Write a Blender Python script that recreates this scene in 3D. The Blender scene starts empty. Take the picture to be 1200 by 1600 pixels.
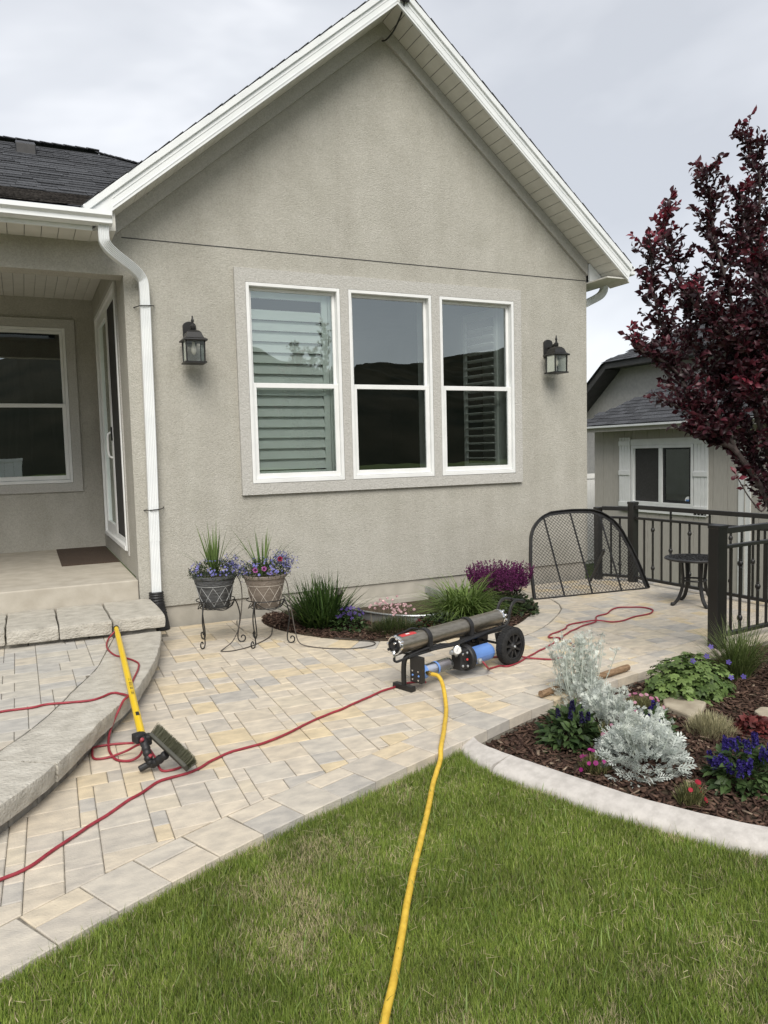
import bpy, bmesh, math, random
import numpy as np
from mathutils import Vector, Matrix

# ------------------------------------------------------------------ scene, camera, sky, sun
S = bpy.context.scene
C = S.collection
random.seed(7)
rng = np.random.default_rng(11)
R = math.radians

cam_d = bpy.data.cameras.new('camera')
cam = bpy.data.objects.new('camera', cam_d)
C.objects.link(cam)
cam_d.sensor_fit = 'VERTICAL'
cam_d.sensor_height = 36.0
cam_d.lens = 36.0 * 1180.0 / 1600.0
cam_d.clip_start = 0.05
cam_d.clip_end = 3000
cam.matrix_world = Matrix(((0.90206568, 0.05692295, -0.42782858, 0.0),
                           (-0.43082818, 0.05955061, -0.90046699, 0.0),
                           (-0.02577979, 0.99660097, 0.07824257, 1.5),
                           (0, 0, 0, 1)))
S.camera = cam

SUN_EL, SUN_AZ = 46.0, 200.0          # azimuth of the sun, degrees clockwise from +Y
W = bpy.data.worlds.new('World')
S.world = W
W.use_nodes = True
nt = W.node_tree
nt.nodes.clear()
o_ = nt.nodes.new('ShaderNodeOutputWorld')
sky = nt.nodes.new('ShaderNodeTexSky')
sky.sky_type = 'NISHITA'
sky.sun_disc = False
sky.sun_elevation = R(SUN_EL)
sky.sun_rotation = R(SUN_AZ)
b1 = nt.nodes.new('ShaderNodeBackground')
b1.inputs[1].default_value = 0.10
b2 = nt.nodes.new('ShaderNodeBackground')
b2.inputs[1].default_value = 0.64
mx = nt.nodes.new('ShaderNodeMixShader')
mx.inputs[0].default_value = 0.93
tc = nt.nodes.new('ShaderNodeTexCoord')
mp = nt.nodes.new('ShaderNodeMapping')
mp.inputs['Scale'].default_value = (1.0, 1.0, 1.9)
mp.inputs['Location'].default_value = (4.4, 8.1, 3.0)
nz = nt.nodes.new('ShaderNodeTexNoise')
nz.inputs['Scale'].default_value = 1.5
nz.inputs['Detail'].default_value = 5.0
nz.inputs['Roughness'].default_value = 0.52
nz.inputs['Distortion'].default_value = 0.35
sep = nt.nodes.new('ShaderNodeSeparateXYZ')
el = nt.nodes.new('ShaderNodeMapRange')          # brighter band low over the horizon
el.inputs['From Min'].default_value = 0.02
el.inputs['From Max'].default_value = 0.34
el.inputs['To Min'].default_value = 0.20
el.inputs['To Max'].default_value = -0.055
ad = nt.nodes.new('ShaderNodeMath')
ad.operation = 'ADD'
cr = nt.nodes.new('ShaderNodeValToRGB')
cr.color_ramp.elements[0].position = 0.45
cr.color_ramp.elements[0].color = (0.43, 0.446, 0.478, 1)
cr.color_ramp.elements[1].position = 0.72
cr.color_ramp.elements[1].color = (0.78, 0.785, 0.80, 1)
e_ = cr.color_ramp.elements.new(0.585)
e_.color = (0.54, 0.554, 0.582, 1)
L = nt.links.new
L(tc.outputs['Generated'], mp.inputs[0])
L(mp.outputs[0], nz.inputs['Vector'])
L(tc.outputs['Generated'], sep.inputs[0])
L(sep.outputs[2], el.inputs[0])
L(nz.outputs[0], ad.inputs[0])
L(el.outputs[0], ad.inputs[1])
L(ad.outputs[0], cr.inputs[0])
L(cr.outputs[0], b2.inputs[0])
L(sky.outputs[0], b1.inputs[0])
L(b1.outputs[0], mx.inputs[1])
L(b2.outputs[0], mx.inputs[2])
L(mx.outputs[0], o_.inputs[0])

sl = bpy.data.lights.new('sun', 'SUN')
sl.energy = 1.5
sl.angle = R(40)
sl.color = (1.0, 0.95, 0.87)
sun = bpy.data.objects.new('sun', sl)
C.objects.link(sun)
sd = Vector((math.sin(R(SUN_AZ)) * math.cos(R(SUN_EL)), math.cos(R(SUN_AZ)) * math.cos(R(SUN_EL)), math.sin(R(SUN_EL))))
sun.rotation_euler = sd.to_track_quat('Z', 'Y').to_euler()
sun.location = (0, 0, 30)

vs = S.view_settings
vs.view_transform = 'Standard'
vs.look = 'None'
vs.gamma = 1.0
vs.use_curve_mapping = False
vs.exposure = 1.27
S.cycles.max_bounces = 8
S.cycles.transparent_max_bounces = 12
S.cycles.use_denoising = True

# ------------------------------------------------------------------ materials
MATS = {}


def mat(name, c1, c2=None, scale=20.0, rough=0.8, metal=0.0, bump=0.0, bscale=None, detail=4.0, spec=0.4,
        p0=0.35, p1=0.65, stretch=None, c3=None, bdist=0.004, objrand=0.0, palette=None, attr=None, transl=0.0, rvar=0.0):
    """Principled material coloured by world-space noise, with noise relief."""
    m = bpy.data.materials.new(name)
    m.use_nodes = True
    t = m.node_tree
    N = t.nodes
    K = t.links.new
    bs = N['Principled BSDF']
    bs.inputs['Roughness'].default_value = rough
    bs.inputs['Metallic'].default_value = metal
    bs.inputs['Specular IOR Level'].default_value = spec
    geo = N.new('ShaderNodeNewGeometry')
    vec = geo.outputs['Position']
    if stretch:
        q = N.new('ShaderNodeMapping')
        q.inputs['Scale'].default_value = stretch
        K(vec, q.inputs[0])
        vec = q.outputs[0]
    n = N.new('ShaderNodeTexNoise')
    n.inputs['Scale'].default_value = scale
    n.inputs['Detail'].default_value = detail
    K(vec, n.inputs['Vector'])
    rp = N.new('ShaderNodeValToRGB')
    rp.color_ramp.elements[0].position = p0
    rp.color_ramp.elements[1].position = p1
    rp.color_ramp.elements[0].color = (*c1, 1)
    rp.color_ramp.elements[1].color = (*(c2 or c1), 1)
    if c3:
        e = rp.color_ramp.elements.new((p0 + p1) / 2)
        e.color = (*c3, 1)
    K(n.outputs[0], rp.inputs[0])
    col = rp.outputs[0]
    if palette:                                   # per-object colour from a palette, mottled by the noise
        oi = N.new('ShaderNodeObjectInfo')
        pr = N.new('ShaderNodeValToRGB')
        pr.color_ramp.interpolation = 'CONSTANT'
        while len(pr.color_ramp.elements) < len(palette):
            pr.color_ramp.elements.new(0.5)
        for i, pc in enumerate(palette):
            pr.color_ramp.elements[i].position = i / len(palette)
            pr.color_ramp.elements[i].color = (*pc, 1)
        K(oi.outputs['Random'], pr.inputs[0])
        mm = N.new('ShaderNodeMix')
        mm.data_type = 'RGBA'
        mm.blend_type = 'MULTIPLY'
        mm.inputs[0].default_value = 1.0
        K(pr.outputs[0], mm.inputs[6])
        K(col, mm.inputs[7])
        col = mm.outputs[2]
    if attr:
        at = N.new('ShaderNodeAttribute')
        at.attribute_name = attr
        mm = N.new('ShaderNodeMix')
        mm.data_type = 'RGBA'
        mm.blend_type = 'MULTIPLY'
        mm.inputs[0].default_value = 1.0
        K(at.outputs['Color'], mm.inputs[6])
        K(col, mm.inputs[7])
        col = mm.outputs[2]
    K(col, bs.inputs['Base Color'])
    if rvar:
        mr = N.new('ShaderNodeMapRange')
        mr.inputs['To Min'].default_value = max(0.02, rough - rvar)
        mr.inputs['To Max'].default_value = min(1, rough + rvar)
        K(n.outputs[0], mr.inputs[0])
        K(mr.outputs[0], bs.inputs['Roughness'])
    if bump:
        n2 = N.new('ShaderNodeTexNoise')
        n2.inputs['Scale'].default_value = bscale or scale * 3
        n2.inputs['Detail'].default_value = 3.0
        K(vec, n2.inputs['Vector'])
        b = N.new('ShaderNodeBump')
        b.inputs['Strength'].default_value = bump
        b.inputs['Distance'].default_value = bdist
        K(n2.outputs[0], b.inputs['Height'])
        K(b.outputs[0], bs.inputs['Normal'])
    if transl:
        tr = N.new('ShaderNodeBsdfTranslucent')
        K(col, tr.inputs[0])
        ms = N.new('ShaderNodeMixShader')
        ms.inputs[0].default_value = transl
        K(bs.outputs[0], ms.inputs[1])
        K(tr.outputs[0], ms.inputs[2])
        K(ms.outputs[0], N['Material Output'].inputs[0])
    MATS[name] = m
    return m


def glass(name, tint, refl=0.25, rough=0.0):
    m = bpy.data.materials.new(name)
    m.use_nodes = True
    N = m.node_tree.nodes
    K = m.node_tree.links.new
    N.remove(N['Principled BSDF'])
    tr = N.new('ShaderNodeBsdfTransparent')
    tr.inputs[0].default_value = (*tint, 1)
    gl = N.new('ShaderNodeBsdfGlossy')
    gl.inputs['Roughness'].default_value = rough
    gl.inputs[0].default_value = (0.92, 1.0, 0.98, 1)
    lw = N.new('ShaderNodeFresnel')
    lw.inputs[0].default_value = 1.5
    mr = N.new('ShaderNodeMapRange')
    mr.inputs['From Min'].default_value = 0.04
    mr.inputs['From Max'].default_value = 1.0
    mr.inputs['To Min'].default_value = refl
    mr.inputs['To Max'].default_value = 1.0
    K(lw.outputs[0], mr.inputs[0])
    # very slight waviness of the sheet
    nz = N.new('ShaderNodeTexNoise')
    nz.inputs['Scale'].default_value = 1.6
    ge = N.new('ShaderNodeNewGeometry')
    K(ge.outputs['Position'], nz.inputs['Vector'])
    bp = N.new('ShaderNodeBump')
    bp.inputs['Strength'].default_value = 0.05
    bp.inputs['Distance'].default_value = 0.02
    K(nz.outputs[0], bp.inputs['Height'])
    K(bp.outputs[0], gl.inputs['Normal'])
    mx = N.new('ShaderNodeMixShader')
    K(mr.outputs[0], mx.inputs[0])
    K(tr.outputs[0], mx.inputs[1])
    K(gl.outputs[0], mx.inputs[2])
    K(mx.outputs[0], N['Material Output'].inputs[0])
    MATS[name] = m
    return m


mat('stucco', (0.366, 0.353, 0.308), (0.484, 0.469, 0.416), 85, 0.95, bump=0.9, bscale=110, bdist=0.009, detail=5, p0=0.28, p1=0.72, spec=0.15)
# large soft blotches on the stucco
m = MATS['stucco']
N = m.node_tree.nodes
big = N.new('ShaderNodeTexNoise')
big.inputs['Scale'].default_value = 3.4
big.inputs['Detail'].default_value = 5
big.inputs['Roughness'].default_value = 0.65
g = N.new('ShaderNodeNewGeometry')
m.node_tree.links.new(g.outputs['Position'], big.inputs['Vector'])
br = N.new('ShaderNodeValToRGB')
br.color_ramp.elements[0].position = 0.3
br.color_ramp.elements[0].color = (0.93, 0.93, 0.925, 1)
br.color_ramp.elements[1].position = 0.7
br.color_ramp.elements[1].color = (1.07, 1.07, 1.085, 1)
m.node_tree.links.new(big.outputs[0], br.inputs[0])
mm = N.new('ShaderNodeMix')
mm.data_type = 'RGBA'
mm.blend_type = 'MULTIPLY'
mm.inputs[0].default_value = 1
lk = N['Principled BSDF'].inputs['Base Color'].links[0]
src = lk.from_socket
m.node_tree.links.new(src, mm.inputs[6])
m.node_tree.links.new(br.outputs[0], mm.inputs[7])
m.node_tree.links.new(mm.outputs[2], N['Principled BSDF'].inputs['Base Color'])

st = N.new('ShaderNodeTexNoise')
st.inputs['Scale'].default_value = 1.0
st.inputs['Detail'].default_value = 6
sm = N.new('ShaderNodeMapping')
sm.inputs['Scale'].default_value = (5.5, 5.5, 0.55)
m.node_tree.links.new(g.outputs['Position'], sm.inputs[0])
m.node_tree.links.new(sm.outputs[0], st.inputs['Vector'])
sr = N.new('ShaderNodeValToRGB')
sr.color_ramp.elements[0].position = 0.35
sr.color_ramp.elements[0].color = (0.955, 0.95, 0.945, 1)
sr.color_ramp.elements[1].position = 0.62
sr.color_ramp.elements[1].color = (1.03, 1.03, 1.03, 1)
m.node_tree.links.new(st.outputs[0], sr.inputs[0])
m2 = N.new('ShaderNodeMix')
m2.data_type = 'RGBA'
m2.blend_type = 'MULTIPLY'
m2.inputs[0].default_value = 1
m.node_tree.links.new(mm.outputs[2], m2.inputs[6])
m.node_tree.links.new(sr.outputs[0], m2.inputs[7])
m.node_tree.links.new(m2.outputs[2], N['Principled BSDF'].inputs['Base Color'])
mat('stucco_trim', (0.435, 0.425, 0.395), (0.515, 0.505, 0.475), 80, 0.95, bump=0.9, bscale=85, bdist=0.009, spec=0.15)
mat('foundation', (0.36, 0.34, 0.295), (0.42, 0.395, 0.345), 9, 0.95, bump=0.25, bscale=90, spec=0.15)
mat('white_vinyl', (0.74, 0.75, 0.74), (0.80, 0.81, 0.80), 6, 0.45, spec=0.4)
mat('white_metal', (0.73, 0.755, 0.76), (0.79, 0.81, 0.81), 5, 0.42, spec=0.45)
mat('soffit', (0.60, 0.59, 0.54), (0.65, 0.64, 0.59), 8, 0.6)
mat('shutter_paint', (0.86, 0.88, 0.86), (0.88, 0.90, 0.88), 6, 0.5)
mat('shingle', (0.028, 0.030, 0.034), (0.085, 0.088, 0.095), 60, 0.95, bump=0.8, bscale=120, detail=5, spec=0.2)
mat('shingle_brown', (0.024, 0.022, 0.021), (0.075, 0.068, 0.062), 55, 0.95, bump=0.8, bscale=120, detail=5, spec=0.2)
mat('concrete', (0.40, 0.365, 0.305), (0.48, 0.445, 0.38), 7, 0.9, bump=0.25, bscale=70, detail=6, spec=0.2)
mat('curb_concrete', (0.43, 0.405, 0.375), (0.54, 0.51, 0.475), 22, 0.92, bump=0.45, bscale=90, detail=7, spec=0.2)
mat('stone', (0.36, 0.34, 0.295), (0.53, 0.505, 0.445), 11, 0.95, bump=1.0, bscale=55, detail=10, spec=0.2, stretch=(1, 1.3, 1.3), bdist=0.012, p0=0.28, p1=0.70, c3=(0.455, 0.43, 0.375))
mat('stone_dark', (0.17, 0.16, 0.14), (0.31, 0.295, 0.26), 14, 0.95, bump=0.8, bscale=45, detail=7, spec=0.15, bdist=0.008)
PAL = [(0.525, 0.465, 0.375), (0.55, 0.49, 0.40), (0.475, 0.435, 0.375), (0.575, 0.485, 0.345), (0.535, 0.48, 0.395), (0.50, 0.455, 0.39), (0.545, 0.485, 0.385),
       (0.565, 0.495, 0.385), (0.43, 0.405, 0.365), (0.55, 0.495, 0.415), (0.58, 0.485, 0.33), (0.505, 0.465, 0.40), (0.535, 0.47, 0.375), (0.56, 0.50, 0.41)]
mat('paver', (0.82, 0.825, 0.84), (1.11, 1.10, 1.08), 13.0, 0.93, bump=1.0, bscale=140, detail=12, spec=0.2, stretch=(0.8, 1.4, 1), p0=0.32, p1=0.66, palette=PAL, bdist=0.003)
mat('paver_grey', (0.83, 0.835, 0.845), (1.12, 1.115, 1.10), 13.0, 0.93, bump=1.0, bscale=140, detail=12, spec=0.2, stretch=(0.8, 1.4, 1), p0=0.32, p1=0.66,
    palette=[(0.455, 0.43, 0.38), (0.425, 0.41, 0.38), (0.48, 0.45, 0.39), (0.45, 0.43, 0.39), (0.50, 0.455, 0.38), (0.415, 0.405, 0.38)], bdist=0.003)
mat('joint_sand', (0.16, 0.145, 0.12), (0.25, 0.23, 0.19), 40, 1.0, spec=0.1)
mat('soil', (0.045, 0.034, 0.024), (0.09, 0.07, 0.05), 30, 1.0, bump=0.6, bscale=60, spec=0.1)
mat('lawn_ground', (0.07, 0.09, 0.03), (0.16, 0.15, 0.07), 12, 1.0, spec=0.1)
mat('far_ground', (0.05, 0.075, 0.02), (0.08, 0.10, 0.035), 3, 1.0, spec=0.1)
mat('hillside', (0.008, 0.011, 0.006), (0.030, 0.028, 0.018), 0.05, 1.0, detail=9, spec=0.05)
mat('mulch', (0.75, 0.75, 0.75), (1.2, 1.2, 1.2), 60, 0.95, bump=0.3, attr='tint', spec=0.15)
mat('black_metal', (0.011, 0.011, 0.011), (0.019, 0.018, 0.017), 9, 0.42, spec=0.45)
mat('rail_paint', (0.014, 0.0135, 0.0125), (0.021, 0.020, 0.018), 5, 0.38, spec=0.5)
mat('black_plastic', (0.012, 0.012, 0.013), (0.022, 0.022, 0.023), 12, 0.5, spec=0.4)
mat('rubber', (0.014, 0.014, 0.014), (0.026, 0.026, 0.026), 40, 0.8, spec=0.3, bump=0.2)
mat('steel', (0.30, 0.27, 0.22), (0.38, 0.345, 0.285), 12, 0.40, metal=1.0, stretch=(1, 8, 8), rvar=0.1)
mat('chrome', (0.75, 0.75, 0.74), (0.8, 0.8, 0.8), 5, 0.14, metal=1.0)
mat('galvanised', (0.42, 0.44, 0.45), (0.55, 0.57, 0.58), 14, 0.42, metal=0.7)
mat('brass', (0.55, 0.38, 0.13), (0.62, 0.45, 0.18), 9, 0.3, metal=1.0)
mat('blue_plastic', (0.13, 0.26, 0.60), (0.15, 0.29, 0.64), 6, 0.38, spec=0.5)
mat('clear_plastic', (0.52, 0.54, 0.60), (0.60, 0.62, 0.66), 8, 0.2, spec=0.5)
mat('filter_core', (0.44, 0.41, 0.39), (0.55, 0.51, 0.48), 20, 0.5)
mat('red_print', (0.50, 0.045, 0.05), (0.55, 0.06, 0.06), 20, 0.45)
mat('white_print', (0.75, 0.75, 0.74), (0.8, 0.8, 0.8), 20, 0.4)
mat('red_hose', (0.22, 0.018, 0.030), (0.31, 0.034, 0.050), 30, 0.48, spec=0.45)
mat('yellow_hose', (0.56, 0.36, 0.035), (0.70, 0.47, 0.055), 35, 0.48, spec=0.4, detail=6)
mat('yellow_pole', (0.74, 0.50, 0.012), (0.78, 0.54, 0.018), 5, 0.33, spec=0.5)
mat('bristle', (0.035, 0.036, 0.022), (0.11, 0.11, 0.07), 90, 0.8)
mat('brush_block', (0.05, 0.05, 0.04), (0.07, 0.07, 0.055), 30, 0.7)
mat('pot_grey', (0.045, 0.047, 0.05), (0.12, 0.125, 0.13), 16, 0.6, stretch=(1, 1, 5), bump=0.2, bscale=50)
mat('pot_taupe', (0.175, 0.145, 0.12), (0.235, 0.20, 0.17), 16, 0.65, stretch=(1, 1, 5), bump=0.2, bscale=50)
mat('pot_lattice_grey', (0.30, 0.31, 0.31), (0.40, 0.41, 0.41), 20, 0.6)
mat('pot_lattice_taupe', (0.40, 0.36, 0.31), (0.48, 0.44, 0.39), 20, 0.6)
mat('drip_tube', (0.055, 0.048, 0.04), (0.08, 0.07, 0.06), 9, 0.6)
mat('doormat', (0.045, 0.030, 0.021), (0.095, 0.066, 0.048), 160, 1.0, bump=0.6, bscale=220)
mat('dark_interior', (0.035, 0.033, 0.03), (0.045, 0.042, 0.04), 3, 0.9)
mat('interior_floor', (0.09, 0.06, 0.04), (0.12, 0.08, 0.055), 6, 0.6)
mat('insect_screen', (0.035, 0.034, 0.032), (0.045, 0.044, 0.042), 30, 0.8)
mat('log_bark', (0.16, 0.10, 0.055), (0.30, 0.20, 0.12), 22, 0.9, bump=0.6, stretch=(1, 4, 4), bscale=60)
mat('flagstone', (0.27, 0.23, 0.17), (0.42, 0.37, 0.28), 9, 0.95, bump=0.6, bscale=60, detail=6)
mat('cream_siding', (0.42, 0.395, 0.355), (0.47, 0.445, 0.40), 40, 0.85, stretch=(1, 1, 0.15), bump=0.2)
mat('neighbour_stucco', (0.37, 0.36, 0.345), (0.43, 0.42, 0.40), 14, 0.95, bump=0.3, bscale=80)
mat('dark_fascia', (0.035, 0.034, 0.033), (0.05, 0.05, 0.048), 8, 0.6)
mat('bark', (0.035, 0.026, 0.025), (0.085, 0.066, 0.062), 30, 0.9, bump=0.6, bscale=70)
mat('leaf', (0.85, 0.85, 0.85), (1.15, 1.15, 1.15), 8, 0.5, attr='tint', transl=0.25, spec=0.35)
mat('grass_blade', (0.80, 0.80, 0.80), (1.2, 1.2, 1.2), 3.0, 0.55, attr='tint', transl=0.3, spec=0.3)
mat('petal', (0.9, 0.9, 0.9), (1.1, 1.1, 1.1), 30, 0.6, attr='tint', transl=0.3, spec=0.2)
mat('plum_leaf', (0.8, 0.8, 0.8), (1.2, 1.2, 1.2), 9, 0.42, attr='tint', transl=0.2, spec=0.45)
mat('bulb', (0.85, 0.80, 0.66), (0.9, 0.86, 0.74), 10, 0.4)
mat('gauge_face', (0.72, 0.73, 0.73), (0.8, 0.8, 0.8), 30, 0.3)
mat('dark_wood', (0.05, 0.018, 0.012), (0.09, 0.03, 0.02), 12, 0.5, stretch=(6, 6, 1))
mat('sticker_blue', (0.10, 0.22, 0.5), (0.14, 0.28, 0.58), 9, 0.4)
glass('window_glass', (0.93, 1.0, 0.965), 0.25)
glass('porch_glass', (0.5, 0.55, 0.53), 0.30)
glass('lamp_glass', (0.93, 0.94, 0.94), 0.07, 0.25)
glass('filter_glass', (0.86, 0.87, 0.93), 0.08)

# ------------------------------------------------------------------ mesh helpers
ORI = {}


def tag(o, label=None, cat=None, group=None, kind=None):
    if label:
        o['label'] = label
    if cat:
        o['category'] = cat
    if group:
        o['group'] = group
    if kind:
        o['kind'] = kind
    return o


def thing(name, label, cat, loc=(0, 0, 0), group=None, rz=0.0):
    o = bpy.data.objects.new(name, None)
    o.empty_display_size = 0.1
    C.objects.link(o)
    o.location = loc
    o.rotation_euler = (0, 0, rz)
    ORI[o] = Vector(loc)
    return tag(o, label, cat, group)


def origin_of(p):
    return ORI.get(p, Vector((0, 0, 0)))


class MB:
    def __init__(s):
        s.v = []
        s.f = []

    def add(s, vs, fs):
        n = len(s.v)
        s.v.extend([tuple(x) for x in vs])
        s.f.extend([tuple(i + n for i in f) for f in fs])
        return s

    def box(s, c, size, M=None):
        hx, hy, hz = size[0] / 2, size[1] / 2, size[2] / 2
        P = [Vector((x * hx, y * hy, z * hz)) for z in (-1, 1) for y in (-1, 1) for x in (-1, 1)]
        if M is not None:
            P = [M @ p for p in P]
        c = Vector(c)
        return s.add([p + c for p in P], [(0, 2, 3, 1), (4, 5, 7, 6), (0, 1, 5, 4), (2, 6, 7, 3), (0, 4, 6, 2), (1, 3, 7, 5)])

    def bb(s, x0, x1, y0, y1, z0, z1):
        return s.box(((x0 + x1) / 2, (y0 + y1) / 2, (z0 + z1) / 2), (x1 - x0, y1 - y0, z1 - z0))

    def beam(s, a, b, w, h, up=(0, 0, 1)):
        a, b = Vector(a), Vector(b)
        d = (b - a)
        l = d.length
        d.normalize()
        u = Vector(up)
        x = d.cross(u)
        if x.length < 1e-5:
            x = d.cross(Vector((1, 0, 0)))
        x.normalize()
        u = x.cross(d)
        M = Matrix((d, x, u)).transposed()
        return s.box((a + b) / 2, (l, w, h), M)

    def tube(s, pts, r, n=8, caps=True):
        pts = [Vector(p) for p in pts]
        m = len(pts)
        rr = r if isinstance(r, (list, tuple)) else [r] * m
        T = []
        for i in range(m):
            d = pts[min(i + 1, m - 1)] - pts[max(i - 1, 0)]
            if d.length < 1e-9:
                d = Vector((0, 0, 1))
            T.append(d.normalized())
        u = Vector((0, 0, 1))
        if abs(T[0].dot(u)) > 0.9:
            u = Vector((1, 0, 0))
        vs = []
        for i in range(m):
            u = (u - T[i] * u.dot(T[i]))
            if u.length < 1e-6:
                u = T[i].orthogonal()
            u.normalize()
            w = T[i].cross(u)
            for k in range(n):
                a = 2 * math.pi * k / n
                vs.append(pts[i] + (u * math.cos(a) + w * math.sin(a)) * rr[i])
        fs = []
        for i in range(m - 1):
            for k in range(n):
                k2 = (k + 1) % n
                fs.append((i * n + k, i * n + k2, (i + 1) * n + k2, (i + 1) * n + k))
        if caps:
            fs.append(tuple(range(n - 1, -1, -1)))
            fs.append(tuple(range((m - 1) * n, m * n)))
        return s.add(vs, fs)

    def lathe(s, prof, c=(0, 0, 0), n=24, M=None, caps=True):
        """prof: list of (radius, height); axis is local z, turned by M."""
        c = Vector(c)
        vs = []
        for r, h in prof:
            for k in range(n):
                a = 2 * math.pi * k / n
                p = Vector((r * math.cos(a), r * math.sin(a), h))
                vs.append((M @ p if M is not None else p) + c)
        fs = []
        for i in range(len(prof) - 1):
            for k in range(n):
                k2 = (k + 1) % n
                fs.append((i * n + k, i * n + k2, (i + 1) * n + k2, (i + 1) * n + k))
        if caps:
            fs.append(tuple(range(n - 1, -1, -1)))
            fs.append(tuple(range((len(prof) - 1) * n, len(prof) * n)))
        return s.add(vs, fs)

    def prism(s, poly, a, b, axis='z'):
        """poly: CCW 2-D outline; extruded from a to b along axis."""
        def p3(p, t):
            if axis == 'z':
                return (p[0], p[1], t)
            if axis == 'y':
                return (p[0], t, p[1])
            return (t, p[0], p[1])
        n = len(poly)
        vs = [p3(p, a) for p in poly] + [p3(p, b) for p in poly]
        fs = [tuple(range(n - 1, -1, -1)), tuple(range(n, 2 * n))]
        for i in range(n):
            j = (i + 1) % n
            fs.append((i, j, n + j, n + i))
        return s.add(vs, fs)

    def mesh(s, name, m, off=(0, 0, 0), smooth=False, fix=True):
        me = bpy.data.meshes.new(name)
        off = Vector(off)
        me.from_pydata([tuple(Vector(v) - off) for v in s.v], [], s.f)
        if fix:
            b = bmesh.new()
            b.from_mesh(me)
            bmesh.ops.recalc_face_normals(b, faces=b.faces)
            b.to_mesh(me)
            b.free()
        me.materials.append(MATS[m])
        if smooth:
            for p in me.polygons:
                p.use_smooth = True
            try:
                me.set_sharp_from_angle(angle=R(38))
            except Exception:
                pass
        me.update()
        return me

    def build(s, name, m, parent=None, smooth=False, origin=None, fix=True):
        off = origin_of(parent) if parent is not None else (origin or (0, 0, 0))
        me = s.mesh(name, m, off, smooth, fix)
        o = bpy.data.objects.new(name, me)
        C.objects.link(o)
        if parent is not None:
            o.parent = parent
            ORI[o] = Vector(off)
        else:
            o.location = off
            ORI[o] = Vector(off)
        return o


def obj_from(me, name, parent=None, loc=(0, 0, 0)):
    o = bpy.data.objects.new(name, me)
    C.objects.link(o)
    if parent is not None:
        o.parent = parent
    o.location = loc
    return o


def copy_tree(o, parent=None):
    c = o.copy()
    C.objects.link(c)
    if parent is not None:
        c.parent = parent
    for ch in [x for x in list(bpy.data.objects) if x.parent == o]:
        copy_tree(ch, c)
    return c


def bevel(o, w=0.004, seg=2):
    md = o.modifiers.new('bevel', 'BEVEL')
    md.width = w
    md.segments = seg
    md.limit_method = 'ANGLE'
    md.angle_limit = R(40)
    return o


def spline(pts, n=8, closed=False):
    """Catmull-Rom through the points."""
    P = [Vector(p) if len(p) == 3 else Vector((p[0], p[1], 0)) for p in pts]
    out = []
    m = len(P)
    rg = range(m) if closed else range(m - 1)
    for i in rg:
        if closed:
            p0, p1, p2, p3 = P[(i - 1) % m], P[i], P[(i + 1) % m], P[(i + 2) % m]
        else:
            p0, p1, p2, p3 = P[max(i - 1, 0)], P[i], P[i + 1], P[min(i + 2, m - 1)]
        for k in range(n):
            t = k / n
            out.append(0.5 * ((2 * p1) + (p2 - p0) * t + (2 * p0 - 5 * p1 + 4 * p2 - p3) * t * t + (3 * p1 - p0 - 3 * p2 + p3) * t ** 3))
    if not closed:
        out.append(P[-1])
    return out


def np_mesh(name, V, F, m, tint=None, parent=None, kind='stuff', smooth=False, origin=None):
    """V (n,3), F list of (k, idx array (q,k)); one object."""
    off = np.array(origin_of(parent) if parent is not None else (origin or (0, 0, 0)), float)
    V = np.asarray(V, np.float32) - off.astype(np.float32)
    me = bpy.data.meshes.new(name)
    me.vertices.add(len(V))
    me.vertices.foreach_set('co', V.ravel())
    idx = np.concatenate([f.ravel() for f in F]).astype(np.int32)
    tot = np.concatenate([np.full(len(f), f.shape[1], np.int32) for f in F])
    st = np.concatenate([[0], np.cumsum(tot)[:-1]]).astype(np.int32)
    me.loops.add(len(idx))
    me.loops.foreach_set('vertex_index', idx)
    me.polygons.add(len(tot))
    me.polygons.foreach_set('loop_start', st)
    me.polygons.foreach_set('loop_total', tot)
    if smooth:
        me.polygons.foreach_set('use_smooth', np.ones(len(tot), bool))
    me.update(calc_edges=True)
    if tint is not None:
        a = me.attributes.new('tint', 'FLOAT_COLOR', 'POINT')
        t4 = np.concatenate([tint, np.ones((len(tint), 1))], 1).astype(np.float32)
        a.data.foreach_set('color', t4.ravel())
    me.materials.append(MATS[m])
    o = bpy.data.objects.new(name, me)
    C.objects.link(o)
    if parent is not None:
        o.parent = parent
    else:
        o.location = tuple(off)
    if kind:
        o['kind'] = kind
    return o


def nrm(a):
    return a / np.maximum(np.linalg.norm(a, axis=-1, keepdims=True), 1e-9)


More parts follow.
